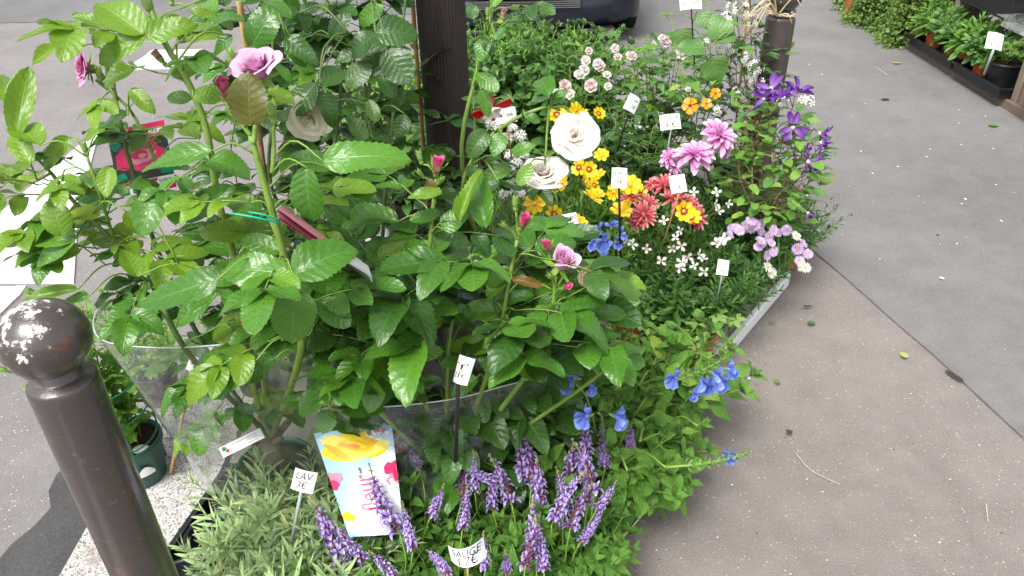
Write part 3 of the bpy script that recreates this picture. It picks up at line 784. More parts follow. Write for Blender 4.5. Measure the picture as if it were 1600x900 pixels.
# a shoot: one stem with its small leaves, local +Z
def shoot_t(seed, H, nn, kinds, leafL, ang=(1.1, .5), opposite=True, bend=.12, r=.002, stalk=.1, tuft=0, gap0=.12, tip_small=.4):
    g = random.Random(seed); b = MB()
    bx, by = g.uniform(-bend, bend), g.uniform(-bend, bend)
    pt = lambda t: Vector((bx*H*t*t, by*H*t*t, H*t))
    b.add(tube([pt(i/8) for i in range(9)], [r, r*.45], 5), mi=0)
    a0 = g.uniform(0, 6.28)
    for k in range(nn):
        t = gap0+(1-gap0)*(k/(nn-1) if nn > 1 else 1); q = pt(t)
        sz = leafL*(1-(1-tip_small)*max(0, t-.55)/.45)*g.uniform(.8, 1.15)
        an = ang[0]+(ang[1]-ang[0])*t+g.uniform(-.2, .2)
        azs = [a0+k*1.5708, a0+k*1.5708+math.pi] if opposite else [a0+k*2.4]
        for az in azs:
            az += g.uniform(-.25, .25)
            o = Vector((math.cos(az), math.sin(az), 0)); d = o*math.sin(an)+UP*math.cos(an)
            nn_ = UP*math.sin(an)-o*math.cos(an)+Vector((g.uniform(-.3, .3), g.uniform(-.3, .3), .2))
            b.add(LT[kinds][g.randrange(len(LT[kinds]))], frame(q+d*sz*stalk, d, nn_, sz), mi=1, rnd=g.random())
            if stalk > .12: b.add(tube([q, q+d*sz*stalk], r*.5, 4, False), mi=0)
    for k in range(tuft):
        az = g.uniform(0, 6.28); an = g.uniform(.1, .8); o = Vector((math.cos(az), math.sin(az), 0)); d = o*math.sin(an)+UP*math.cos(an)
        b.add(LT[kinds][0], frame(pt(1), d, UP-o*.2, leafL*g.uniform(.25, .5)), mi=1, rnd=.6+.4*g.random())
    return b.t()
SH = {}
def shoots(key, n, mats, **kw):
    if key not in SH: SH[key] = [mk('shoot', shoot_t(100+i*13+len(key), **kw), [M[m] for m in mats]) for i in range(n)]
    return SH[key]

def bush(root, loc, meshes, n, rad, lean=.5, s=(.8, 1.15), z0=0.0, spread=None, name='shoot', jitter=.12, bias=(0, 0)):
    """n shoots growing out of a pot of radius rad, leaning outwards"""
    loc = Vector(loc)
    for i in range(n):
        a = i*2.39996+U(-.3, .3); q = math.sqrt((i+.5)/n)
        p = loc+Vector((math.cos(a)*rad*q, math.sin(a)*rad*q, z0))
        ax = Vector((math.cos(a)*lean*q+bias[0]+U(-jitter, jitter), math.sin(a)*lean*q+bias[1]+U(-jitter, jitter), 1))
        obj(name, meshes[i % len(meshes)], root, aim(p, ax, U(*s)*(1-.12*q), U(0, 6.28)))

# radial flowers (daisy, dahlia, coreopsis, clematis ...) with the axis along local +Z
def radial_t(layers, seed=0, centre=None):
    """layers: (n, tilt from horizontal, petal template, radius offset, z, material index)"""
    g = random.Random(seed); b = MB(); a0 = 0
    for (n, tilt, pt, r0, z, mi) in layers:
        a0 += g.uniform(.2, .9)
        for k in range(n):
            a = a0+2*math.pi*k/n+g.uniform(-.08, .08); o = Vector((math.cos(a), math.sin(a), 0)); tl = tilt+g.uniform(-.12, .12)
            d = o*math.cos(tl)+UP*math.sin(tl); nn = UP*math.cos(tl)-o*math.sin(tl)
            b.add(pt, frame(o*r0+UP*z, d, nn, 1.0), mi=mi, rnd=g.random())
    if centre:
        (r, h, mi) = centre
        b.add(lathe([(r*.9, -h*.2), (r, h*.2), (r*.8, h*.7), (r*.4, h), (.0005, h*1.05)], 10), mi=mi)
    return b.t()
# ------------------------------------------------------------------ the setting: road, pavement, kerb
struct('road', poly([(-60, -60), (60, -60), (60, 60), (-60, 60)], -.06), M['road'])
struct('road_far_lane', poly([(-60, 7.25), (1.0, 7.25), (1.0, 60), (-60, 60)], -.056), M['road_far'])
# kerb line: along the left, round the corner behind the display, away to the right
KP = [(-1.13, -8.0), (-1.13, 1.15), (-1.12, 1.9), (-.98, 2.7), (-.55, 3.45), (.15, 3.95), (1.0, 4.5), (1.25, 5.2), (1.25, 7.5), (1.25, 60)]
kl = [Vector((x, y, 0)) for x, y in KP]
kin = []
def offset_line(pts, dist):
    out = []
    for i, p in enumerate(pts):
        a = pts[max(i-1, 0)]; b = pts[min(i+1, len(pts)-1)]; d = (b-a).normalized(); nrm = Vector((d.y, -d.x, 0)); out.append(p+nrm*dist)
    return out
kin = offset_line(kl, .30)
sw = [(p.x, p.y) for p in kin] + [(60, 60), (60, -8)]
struct('pavement', prism(sw[::-1], -.2, -.004), M['pavement'])
kerb = struct('kerb', prism([(p.x, p.y) for p in offset_line(kl, .298)] [::-1] + [(p.x, p.y) for p in offset_line(kl, .02)], -.2, -.02), M['granite'])
# single kerb stones
kpath = smooth_path(kl[1:8], 70); acc = 0; cuts = [0]
cum = [0]
for i in range(1, len(kpath)): cum.append(cum[-1]+(kpath[i]-kpath[i-1]).length)
def at_len(s):
    for i in range(1, len(kpath)):
        if cum[i] >= s: return kpath[i-1].lerp(kpath[i], (s-cum[i-1])/max(1e-6, cum[i]-cum[i-1]))
    return kpath[-1]
s = 0.0
def kerb_stone(a, b, a2, b2, zt):
    bb = MB(); n = 6
    v = []
    for (p, q) in ((a, b), (a2, b2)): v += [p, q]
    pts = [(a.x, a.y), (b.x, b.y), (b2.x, b2.y), (a2.x, a2.y)]
    c = Vector((sum(p[0] for p in pts)/4, sum(p[1] for p in pts)/4, 0))
    ins = lambda p, k: (p[0]+(c.x-p[0])*k, p[1]+(c.y-p[1])*k)
    lo = [(*ins(p, .0), -.2) for p in pts]; mi = [(*ins(p, .0), zt-.012) for p in pts]; hi = [(*ins(p, .03), zt) for p in pts]
    V = lo+mi+hi; F = []
    for k in range(2):
        for i in range(4): F.append((k*4+i, k*4+(i+1) % 4, k*4+4+(i+1) % 4, k*4+4+i))
    F.append((8, 9, 10, 11)); F = [f[::-1] for f in F] if False else F
    return T([tuple(x) for x in V], F)
off_o = lambda p, d, k: p+Vector((d.y, -d.x, 0))*k
while s < cum[-1]-.5:
    e = s+.58+U(-.06, .06)
    p, q = at_len(s+.006), at_len(e-.006); d1 = (at_len(s+.06)-at_len(s)).normalized(); d2 = (at_len(e)-at_len(e-.06)).normalized()
    obj('kerb_stone', mk('kerb_stone', kerb_stone(off_o(p, d1, .3), off_o(p, d1, .0), off_o(q, d2, .3), off_o(q, d2, .0), .004+U(-.002, .003)), M['granite'], False), kerb)
    s = e
obj('kerb_stone', mk('kerb_stone', kerb_stone(Vector((-.83, .0, 0)), Vector((-1.13, .0, 0)), Vector((-.83, .56, 0)), Vector((-1.13, .56, 0)), .004), M['granite'], False), kerb)
obj('kerb_stone', mk('kerb_stone', kerb_stone(Vector((-.83, .57, 0)), Vector((-1.13, .57, 0)), Vector((-.83, 1.14, 0)), Vector((-1.13, 1.14, 0)), .005), M['granite'], False), kerb)
# newer, greyer asphalt sheet towards the shops, with a wavering seam
a0, a1 = G(1600, 685), G(1250, 372); dr = (a1-a0).normalized()
seam = []
for i in range(60):
    q = a0+dr*(-3.0+i*.17)
    wv = .003*math.sin(i*1.7)+.004*math.sin(i*.61+2)+U(-.003, .003)
    seam.append((q.x+wv, q.y))
seam.append((1.3, 9.0))
struct('pavement_resurfaced', prism(([(60, seam[0][1])] + seam + [(2.0, 60), (60, 60)]), -.05, .003), M['pavement_grey'])
# dark repair strip in the gutter and the zebra stripes
rs = []
for i in range(26):
    y = .2+i*.062; rs.append((-1.30+.025*math.sin(i*1.3)+U(-.012, .012)-.02*(i > 12), y))
struct('road_patch', prism(rs + [(-1.15, rs[-1][1]-.02), (-1.15, .2)], -.07, -.05), M['road_dark'])
def stripe(x0, x1, y0, y1):
    pts = []
    for (ax, ay, bx, by) in ((x0, y0, x1, y0), (x1, y0, x1, y1), (x1, y1, x0, y1), (x0, y1, x0, y0)):
        n = max(2, int(math.hypot(bx-ax, by-ay)/.06))
        for k in range(n): pts.append((ax+(bx-ax)*k/n+U(-.006, .006), ay+(by-ay)*k/n+U(-.006, .006)))
    return prism(pts, -.075, -.052)
c1 = G(112, 441, -.055); c2 = G(0, 332, -.055)
zp = [G(x, y, -.052) for x, y in ((115, 441), (122, 330), (156, 200), (140, 212), (0, 332), (-160, 441))]
struct('zebra_stripe', prism([(p.x, p.y) for p in zp], -.075, -.052), M['road_paint'])
struct('zebra_stripe', stripe(c2.x, c1.x-.17, c1.y-.62, c1.y-.02), M['road_paint'])
struct('zebra_stripe', stripe(c2.x-.35, c2.x+.05, c1.y+3.0, c1.y+3.5), M['road_paint'])

# ------------------------------------------------------------------ bollards and the ribbed post
def bollard(loc, zc, label, rb=.064, name='bollard'):
    t = thing(name, label, 'bollard', loc, 'round-headed street bollards'); x, y, z = loc
    r = rb*.81; h = zc-rb*1.16
    pr = [(r*1.12, 0), (r*1.12, .02), (r*1.02, .028), (r, .05), (r, h-.012), (r*.985, h-.004), (r*.95, h), (r*.93, h+.001), (r*.66, h+.006), (r*.62, h+.008), (r*.60, h+.03), (r*.5, h+.032)]
    obj('column', mk('column', lathe(pr, 48), M['bollard']), t, Matrix.Translation(loc))
    prb = [(max(.0006, rb*math.sin(a)), -rb*.95*math.cos(a)) for a in [math.pi*i/28 for i in range(29)]]
    obj('ball', mk('ball', lathe(prb, 48), M['bollard_ball']), t, Matrix.Translation((x, y, z+zc)))
    return t
bc = P(70, 529, 1.15)
bollard((bc.x, bc.y, 0), bc.z, 'dark brown bollard with white chipped ball top, closest at the lower left')
b2 = P(1226, -8, 2.75)
bollard((b2.x, b2.y, 0), b2.z, 'dark brown bollard with raffia tied round its neck, behind the clematis')
BOL2 = b2
# fluted dark post
pc = P(688, 0, 2.05); POSTX, POSTY = pc.x, pc.y
def flute(h0, h1, ra, rb_, nfl=46):
    v = []; f = []; n = nfl*4; zs = [h0+(h1-h0)*i/12 for i in range(13)]
    for i, z in enumerate(zs):
        rr = ra+(rb_-ra)*i/12
        for k in range(n):
            a = 2*math.pi*k/n; dd = (0, .0, .0022, .0022)[k % 4]; v.append(((rr-dd)*math.cos(a), (rr-dd)*math.sin(a), z))
    for i in range(12):
        for k in range(n): f.append((i*n+k, i*n+(k+1) % n, (i+1)*n+(k+1) % n, (i+1)*n+k))
    return T(v, f)
tp = thing('street_post', 'dark ribbed post rising through the middle of the rose display', 'post', (POSTX, POSTY, 0))
obj('shaft', mk('shaft', flute(.16, 3.2, .0665, .063), M['post_paint'], False), tp, Matrix.Translation((POSTX, POSTY, 0)))
obj('base', mk('base', lathe([(.10, 0), (.10, .12), (.085, .15), (.072, .17)], 32), M['bollard'], True), tp, Matrix.Translation((POSTX, POSTY, 0)))
obj('cap', mk('cap', lathe([(.067, 3.19), (.072, 3.2), (.06, 3.24), (.01, 3.26)], 32), M['bollard'], True), tp, Matrix.Translation((POSTX, POSTY, 0)))

# raffia bow on the far bollard
rt = thing('raffia_tie', 'straw coloured raffia tied in a loose bow on the far bollard', 'raffia', (b2.x, b2.y, b2.z-.08))
rz = b2.z-.062
for k in range(2):
    ring_ = [Vector((b2.x+math.cos(a)*.05, b2.y+math.sin(a)*.05, rz+.004*k+.004*math.sin(a*2+k))) for a in [i*6.2832/16 for i in range(17)]]
    obj('strand', mk('strand', tube(ring_, .0026, 5), M['raffia']), rt)
kn = Vector((b2.x-.03, b2.y-.045, rz))
for k in range(10):
    a = math.pi+U(-.5, .6) if k < 8 else U(-.6, .4)
    L = U(.09, .19) if k < 8 else U(.04, .07); up_ = U(-.02, .06)
    e = kn+Vector((math.cos(a)*L, -.03+U(-.03, .02), up_-.05*(L > .1))); m = kn+Vector((math.cos(a)*L*.5, -.04, up_+.035))
    obj('strand', mk('strand', tube(smooth_path([kn, m, e], 8), [.0030, .0014], 4), M['raffia']), rt)

# ------------------------------------------------------------------ the parked car across the corner
def car():
    c = G(975, 52, -.06); W = .86; X0 = c.x-.78; Y0 = c.y-.62; gz = -.06
    t = thing('parked_car', 'dark navy car parked behind the flower display, front bumper showing', 'car', (X0, Y0+2, gz))
    def sec(y, zb, zt, wb, wt_, crown):           # closed half-profile mirrored
        pts = [(-wb, zb), (-wb*1.02, zb+(zt-zb)*.35), (-wt_, zt-.02), (-wt_*.9, zt), (0, zt+crown), (wt_*.9, zt), (wt_, zt-.02), (wb*1.02, zb+(zt-zb)*.35), (wb, zb)]
        return [(X0+a, Y0+y, gz+b) for a, b in pts]
    # fascia and body: rows of sections from the nose backwards
    S = [sec(.0, .36, .62, .50, .48, .0), sec(.02, .30, .66, .62, .58, .01), sec(.08, .25, .70, .74, .66, .02), sec(.20, .23, .74, .82, .72, .03),
         sec(.45, .22, .80, .86, .78, .04), sec(1.0, .22, .92, .87, .80, .05), sec(1.35, .22, .98, .87, .80, .05), sec(3.4, .22, 1.0, .87, .80, .05), sec(3.95, .24, .95, .84, .74, .04), sec(4.1, .34, .8, .74, .62, .02)]
    b = MB(); n = 9; v = [p for s_ in S for p in s_]
    f = [(i*n+k, (i+1)*n+k, (i+1)*n+k+1, i*n+k+1) for i in range(len(S)-1) for k in range(n-1)]
    f += [tuple(range(n)), tuple(range(len(S)*n-1, (len(S)-1)*n-1, -1))]
    me = mk('body', T(v, f), M['car_paint']); o = obj('body', me, t)
    md = o.modifiers.new('s', 'SUBSURF'); md.levels = 2; md.render_levels = 2
    # greenhouse
    g = [(-.74, 1.15, .93), (.74, 1.15, .93), (.74, 3.7, .98), (-.74, 3.7, .98), (-.58, 1.95, 1.42), (.58, 1.95, 1.42), (.58, 3.1, 1.42), (-.58, 3.1, 1.42)]
    g = [(X0+a, Y0+b_, gz+c_) for a, b_, c_ in g]
    obj('windscreen', mk('windscreen', T(g, [(0, 1, 5, 4), (1, 2, 6, 5), (2, 3, 7, 6), (3, 0, 4, 7)]), M['car_glass'], False), t)
    obj('roof', mk('roof', box((X0-.62, Y0+1.9, gz+1.40), (X0+.62, Y0+3.15, gz+1.46), .02), M['car_paint'], False), t)
    # bumper: one swept profile bulging forward, curved in plan
    prof = [(.10, .20), (.03, .205), (-.01, .23), (-.035, .28), (-.045, .34), (-.04, .40), (-.02, .415), (-.035, .43), (-.05, .47), (-.045, .55), (-.02, .60), (.03, .62)]
    nx = 40; vv = []; uvv = []
    for i in range(nx+1):
        u = i/nx*2-1; x = u*.88; back = .34*abs(u)**3.2+.25*max(0, abs(u)-.86)/.14
        for (dy, z) in prof: vv.append((X0+x*(1-.02*abs(u)), Y0+dy+back-.04, gz+z+.02*abs(u)**3)); uvv.append((i/nx, z))
    m_ = len(prof); ff = [(i*m_+k, (i+1)*m_+k, (i+1)*m_+k+1, i*m_+k+1) for i in range(nx) for k in range(m_-1)]
    obj('bumper', mk('bumper', T(vv, ff, uvv), M['car_paint']), t)
    # lower intake with bars, number plate, lip
    gy = Y0-.098
    it = obj('lower_grille', mk('lower_grille', box((X0-.42, gy+.006, gz+.365), (X0+.36, gy+.03, gz+.425), .004), M['car_trim'], False), t)
    for k in range(4): obj('grille_bar', mk('grille_bar', box((X0-.41, gy-.001, gz+.372+k*.014), (X0+.35, gy+.006, gz+.378+k*.014)), M['chrome'], False), it)
    obj('number_plate', mk('number_plate', box((X0-.30, gy-.012, gz+.45), (X0+.22, gy-.004, gz+.56), .002), M['plate'], False), t)
    obj('bumper_lip', mk('bumper_lip', box((X0-.62, Y0-.03, gz+.165), (X0+.62, Y0+.12, gz+.203), .012), M['car_trim'], False), t)
    for sx in (-1, 1):
        obj('headlight', mk('headlight', box((X0+sx*.66-.13, Y0+.02, gz+.62), (X0+sx*.66+.13, Y0+.3, gz+.74), .03), M['lens'], False), t)
    wt_ = lathe([(.17, -.09), (.27, -.095), (.305, -.075), (.312, -.03), (.312, .03), (.305, .075), (.27, .095), (.17, .09)], 40, True, True)
    rim = lathe([(.16, -.096), (.18, -.1), (.165, -.085), (.05, -.09), (.02, -.098)], 24, True, True)
    wm, rm = mk('wheel', wt_, M['tyre']), mk('rim', rim, M['chrome'])
    for sx in (-1, 1):
        for y in (.72, 3.3):
            A = Matrix.Translation((X0+sx*.765, Y0+y, gz+.312)) @ Matrix.Rotation(math.pi/2*(-sx), 4, 'Y') @ Matrix.Rotation(math.pi if sx < 0 else 0, 4, 'X')
            o = obj('wheel', wm, t, A); obj('rim', rm, o, A)
car()
# ------------------------------------------------------------------ roses
def sleeve(root, c, z0, z1, ra, rb, rot=0.0, seed=1, crump=.012, mat='film', cen1=None):
    """open clear-film sleeve: an oval cone from radii ra at z0 to rb at z1"""
    g = random.Random(seed); ph = [g.uniform(0, 6.28) for _ in range(6)]; c1 = cen1 or c
    nu, nv = 72, 16; v = []; uv = []
    for j in range(nv+1):
        t = j/nv
        for i in range(nu):
            a = 2*math.pi*i/nu; rx = ra[0]+(rb[0]-ra[0])*t; ry = ra[1]+(rb[1]-ra[1])*t
            k = 1+crump*8*t*(math.sin(a*3+ph[0])*.5+math.sin(a*5+ph[1]+t*3)*.18)+crump*.5*math.sin(a*11+ph[2]+t*5)
            x, y = rx*math.cos(a)*k, ry*math.sin(a)*k
            cx, cy = c[0]+(c1[0]-c[0])*t, c[1]+(c1[1]-c[1])*t
            z = z0+(z1-z0)*t+t*.02*math.sin(a*2+ph[3])
            v.append((cx+x*math.cos(rot)-y*math.sin(rot), cy+x*math.sin(rot)+y*math.cos(rot), z)); uv.append((i/nu, t))
    f = [(j*nu+i, j*nu+(i+1) % nu, (j+1)*nu+(i+1) % nu, (j+1)*nu+i) for j in range(nv) for i in range(nu)]
    t_ = T(v, f, uv)
    o = obj('plastic_sleeve', mk('plastic_sleeve', t_, M[mat]), root)
    rim = [Vector(v[nv*nu+i]) for i in list(range(nu))+[0]]
    obj('sleeve_edge', mk('sleeve_edge', tube(rim, .0016, 5, False), M['clear_stake']), o)
    return t_

# --- rose A: the tall mauve rose in the clear sleeve beside the near bollard
A0 = Vector((-.60, 1.40, 0))
A = Plant('rose_bush', 'tall mauve rose bush in a clear plastic sleeve, nearest the left bollard', 'rose bush', A0, 'rose bushes wrapped in clear sleeves')
pot(A.root, A0, .10, .20, 'green_plastic')
obj('trunk', mk('trunk', MB().add(tube(smooth_path([A0+Vector((0, 0, .17)), A0+Vector((.005, -.01, .23)), A0+Vector((-.01, .0, .28)), A0+Vector((.01, 0, .33))], 8), [.028, .034, .036, .030, .033, .036, .03, .024, .015], 9)), M['bark']), A.root)
for k in range(4):
    a = k*1.7+.5; q = A0+Vector((math.cos(a)*.02, math.sin(a)*.02, .29))
    obj('cut_stub', mk('cut_stub', tube([q, q+Vector((math.cos(a)*.035, math.sin(a)*.035, .03))], [.010, .008], 8), M['bark']), A.root)
T0 = A0+Vector((.01, -.01, .30))
ca = A.cane([T0, P(468, 560, 1.42), P(460, 500, 1.36), P(448, 420, 1.3), P(430, 350, 1.26), P(408, 270, 1.22), P(392, 212, 1.2)], .0075, .0052, thorns=True)
A.cane([P(392, 212, 1.2), P(372, 185, 1.19), P(352, 160, 1.19)], .0042, .003)
A.cane([P(396, 225, 1.2), P(400, 180, 1.2), P(402, 125, 1.2)], .0045, .003)
A.cane([P(425, 270, 1.21), P(428, 240, 1.2), P(427, 200, 1.2)], .004, .003)
cb = A.cane([T0, P(300, 560, 1.55), P(235, 440, 1.55), P(180, 380, 1.52), P(120, 320, 1.5), P(80, 270, 1.48)], .0065, .0035, mat='stem_dark', thorns=True)
cc = A.cane([T0, P(400, 520, 1.55), P(345, 330, 1.4), P(322, 200, 1.32), P(290, 120, 1.28), P(262, 75, 1.26), P(238, 20, 1.25), P(228, -40, 1.25)], .0075, .004, thorns=True)
cd_ = A.cane([T0+Vector((-.02, .01, 0)), P(330, 560, 1.7), P(250, 400, 1.62), P(205, 260, 1.52), P(180, 150, 1.46), P(165, 30, 1.42)], .006, .0035, mat='stem_dark', thorns=True)
ce = A.cane([P(250, 265, 1.52), P(205, 175, 1.48), P(150, 125, 1.45)], .0036, .0026)
cf = A.cane([P(180, 380, 1.52), P(155, 300, 1.45), P(136, 245, 1.42)], .0036, .0026)
cg = A.cane([P(80, 270, 1.48), P(50, 285, 1.46), P(20, 285, 1.45)], .003, .0022)
ch = A.cane([T0, P(395, 600, 1.55), P(390, 470, 1.5), P(372, 420, 1.45)], .006, .004)
A.cane([P(80, 270, 1.48), P(40, 225, 1.46), P(10, 150, 1.45), P(30, 110, 1.45)], .003, .002)
# single leaves read off the photograph: base, tip, width, distance
for a in [(505,252,630,232,.44,1.13), (480,262,475,342,.62,1.17), (450,430,334,408,.52,1.22), (458,430,541,376,.72,1.2), (460,453,457,545,.82,1.2),
          (338,438,216,474,.5,1.2), (398,566,314,614,.6,1.3), (332,236,203,252,.36,1.18), (302,150,352,148,.9,1.25), (326,250,380,255,.8,1.25),
          (290,345,362,288,.5,1.32), (440,392,368,368,.5,1.3), (408,330,352,302,.6,1.34), (520,262,452,240,.6,1.24), (452,310,500,290,.5,1.3), (368,440,300,420,.55,1.35),
          (540,300,600,300,.5,1.35), (430,560,370,590,.6,1.36), (500,470,545,505,.7,1.32), (330,470,270,500,.6,1.42)]:
    A.pix(*a)
for a in [(224,54,148,-4,.7,1.2), (229,58,303,30,.62,1.2), (228,57,147,92,.5,1.2), (124,74,32,76,.2,1.4), (62,228,14,176,.62,1.4), (48,257,14,196,.5,1.42),
          (118,372,-4,364,.48,1.4), (98,368,78,312,.72,1.38), (118,372,46,412,.36,1.4), (126,390,36,414,.32,1.42), (215,432,194,386,.82,1.36), (156,336,100,330,.55,1.42),
          (222,328,288,322,.44,1.36), (196,330,226,366,.8,1.38), (170,262,165,306,.75,1.38), (122,452,28,466,.3,1.45), (140,462,90,474,.4,1.46), (25,215,40,100,.35,1.42),
          (110,215,62,262,.5,1.45), (150,300,95,285,.5,1.48), (270,120,312,95,.6,1.3), (285,55,340,45,.55,1.32), (200,180,130,190,.4,1.42), (165,205,118,215,.45,1.42),
          (205,140,240,175,.5,1.42), (300,155,258,150,.6,1.34), (160,40,112,20,.5,1.42), (155,28,130,50,.6,1.42), (10,160,4,100,.4,1.45), (340,25,300,10,.5,1.3), (362,55,330,80,.6,1.3)]:
    A.pix(*a, mat=rng.choice(['rose_young', 'rose_leaf', 'rose_young']))
A.pix(391, 196, 386, 112, .76, 1.14, mat='rose_red'); A.pix(150, 290, 128, 300, .6, 1.46, mat='rose_red')
for p_, t0, t1, n, L, az in ((ca, .12, .75, 7, .085, None), (cb, .2, .95, 10, .075, None), (cc, .2, .85, 9, .08, None), (cd_, .25, .95, 9, .07, None), (ch, .3, 1, 4, .08, None), (cf, .1, .8, 2, .06, None)):
    A.along(p_, t0, t1, n, L, 5, ['rose_leaf', 'rose_young', 'rose_leaf'], az=az)
A.fill(P(365, 590, 1.78), (.12, .10, .14), 14, .065, 5, ['rose_young', 'rose_leaf'], linkd=.4, shell=.1)
A.fill(P(140, 340, 1.55), (.20, .10, .22), 16, .068, 5, ['rose_young', 'rose_leaf'], linkd=.4, shell=.1)
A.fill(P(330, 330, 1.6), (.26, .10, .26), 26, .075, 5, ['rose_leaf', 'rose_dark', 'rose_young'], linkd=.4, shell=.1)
A.bloom(402, 108, 1.2, .036, (-.15, -.35, 1), 'half', 'pink_rose')
A.bloom(124, 106, 1.43, .033, (-.75, -.6, .3), 'open', 'mauve_rose')
A.bloom(349, 136, 1.19, .019, (.25, -.2, 1), 'bud', 'magenta_rose')
A.bud(362, 98, 1.21, .016, (.1, 0, 1)); A.bud(427, 182, 1.19, .018, (0, -.1, 1)); A.bud(234, 16, 1.25, .018, (-.1, -.2, 1)); A.bud(268, 0, 1.27, .013, (.2, 0, 1))
A.bud(254, 96, 1.27, .013, (-.5, 0, .8), 'pink'); A.bud(13, 280, 1.45, .018, (-.6, -.3, .6), 'pink'); A.bud(134, 236, 1.42, .013, (-.05, 0, 1)); A.bud(155, 120, 1.44, .014, (.2, 0, 1)); A.bud(168, 108, 1.46, .014, (.3, 0, 1))
SLA = sleeve(A.root, (A0.x, A0.y), .012, .68, (.128, .128), (.335, .17), rot=-.15, seed=3)
A.done()

# --- rose B: the glossy rose in the front sleeve with the picture card
B0 = Vector((-.17, 1.37, 0))
B = Plant('rose_bush', 'glossy rose bush with mauve buds in the front sleeve carrying the picture card', 'rose bush', B0, 'rose bushes wrapped in clear sleeves')
pot(B.root, B0, .095, .19, 'black_plastic')
S0 = B0+Vector((0, 0, .17))
D = lambda y: 1.40+.00045*(y-250)+.0
r1 = B.cane([S0, P(840, 560, 1.52), P(862, 490, 1.48), P(868, 430, 1.45)], .006, .004, thorns=True)
r2 = B.cane([S0, P(770, 560, 1.55), P(795, 440, 1.48), P(808, 375, 1.45)], .006, .0035, thorns=True)
r3 = B.cane([S0, P(650, 560, 1.58), P(668, 420, 1.5), P(676, 330, 1.46), P(682, 275, 1.44)], .006, .0035, thorns=True)
r4 = B.cane([S0, P(560, 600, 1.55), P(545, 480, 1.52), P(540, 380, 1.5)], .006, .004, thorns=True)
r5 = B.cane([S0, P(930, 590, 1.56), P(950, 540, 1.53)], .005, .003)
r6 = B.cane([S0, P(590, 640, 1.66), P(535, 640, 1.55), P(515, 636, 1.46)], .005, .003)
r7 = B.cane([S0, P(700, 560, 1.6), P(720, 450, 1.58), P(745, 360, 1.5)], .005, .003)
for a in [(622,346,526,321,.4), (603,558,689,538,.52), (584,500,600,556,.6), (575,552,570,612,.72), (508,636,441,617,.5), (530,634,593,631,.62), (512,640,505,678,.95), (592,448,666,486,.62),
          (646,448,687,472,.75), (760,356,737,262,.42), (800,490,721,479,.5), (838,392,902,368,.6), (900,424,946,410,.75), (884,452,934,440,.7), (908,492,982,489,.46), (864,500,905,498,.6),
          (842,560,896,558,.5), (776,546,700,533,.46), (780,548,776,602,.85), (806,560,851,592,.75), (936,540,1010,572,.5), (898,545,938,574,.8), (692,358,725,326,.75), (786,388,741,400,.4),
          (640,345,690,330,.4), (700,440,660,410,.6), (720,430,760,395,.55), (690,500,640,520,.5), (735,500,700,470,.55), (560,470,525,500,.6), (620,420,570,395,.5), (660,380,615,400,.5),
          (830,440,778,428,.35), (770,470,830,455,.5), (860,520,820,540,.5), (560,560,520,575,.5), (640,600,690,590,.45), (690,570,740,560,.5), (745,590,700,620,.5), (930,510,960,540,.6),
          (800,420,760,440,.5), (850,470,905,460,.45), (545,440,500,420,.5), (590,400,640,375,.45), (690,300,640,300,.4), (750,420,790,410,.4)]:
    B.pix(*a, D(a[1])+U(-.02, .02), mat=rng.choice(['rose_leaf', 'rose_leaf', 'rose_leaf', 'rose_young']))
B.pix(718, 346, 746, 256, .28, 1.42, mat='rose_young', kind='rose_fold'); B.pix(680, 300, 668, 278, .7, 1.42, mat='rose_red')
B.pix(905, 425, 942, 445, .8, 1.42, mat='rose_red'); B.pix(800, 436, 850, 446, .3, 1.43, mat='rose_red')
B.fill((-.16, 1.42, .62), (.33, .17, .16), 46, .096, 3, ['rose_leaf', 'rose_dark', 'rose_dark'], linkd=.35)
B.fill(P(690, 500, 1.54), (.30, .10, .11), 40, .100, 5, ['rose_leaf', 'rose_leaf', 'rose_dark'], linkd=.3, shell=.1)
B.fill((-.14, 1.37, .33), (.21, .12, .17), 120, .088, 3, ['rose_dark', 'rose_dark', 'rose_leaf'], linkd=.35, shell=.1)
for p_ in (r1, r2, r3, r4, r7): B.along(p_, .35, .9, 5, .095, 5, ['rose_leaf', 'rose_leaf', 'rose_dark'])
B.bloom(879, 410, 1.44, .034, (.35, -.35, .85), 'cup', 'pink_rose'); B.bloom(855, 384, 1.45, .016, (-.15, -.2, 1), 'bud', 'magenta_rose')
B.bloom(683, 258, 1.42, .021, (.2, -.2, 1), 'bud', 'magenta_rose'); B.bloom(818, 346, 1.43, .020, (.3, -.3, 1), 'bud', 'magenta_rose')
for (x, y, s_, ax) in ((657,250,.013,(-.2,0,1)), (659,274,.011,(-.4,-.3,.8)), (687,284,.012,(.3,-.5,.7)), (805,322,.014,(0,0,1)), (792,356,.013,(-.4,-.4,.7)), (862,434,.013,(-.3,-.5,.7)), (882,450,.014,(.3,-.6,.6)), (516,612,.016,(-.1,-.2,1)), (510,630,.011,(-.4,-.5,.6)), (528,630,.012,(.4,-.5,.6))):
    B.bud(x, y, 1.43 if y < 500 else 1.43, s_, ax, 'green' if (x, y) != (882, 450) else 'pink')
SLB = sleeve(B.root, (B0.x-.02, B0.y-.02), .012, .52, (.118, .112), (.285, .16), rot=.16, seed=8, crump=.010, cen1=(B0.x+.015, B0.y+.03))
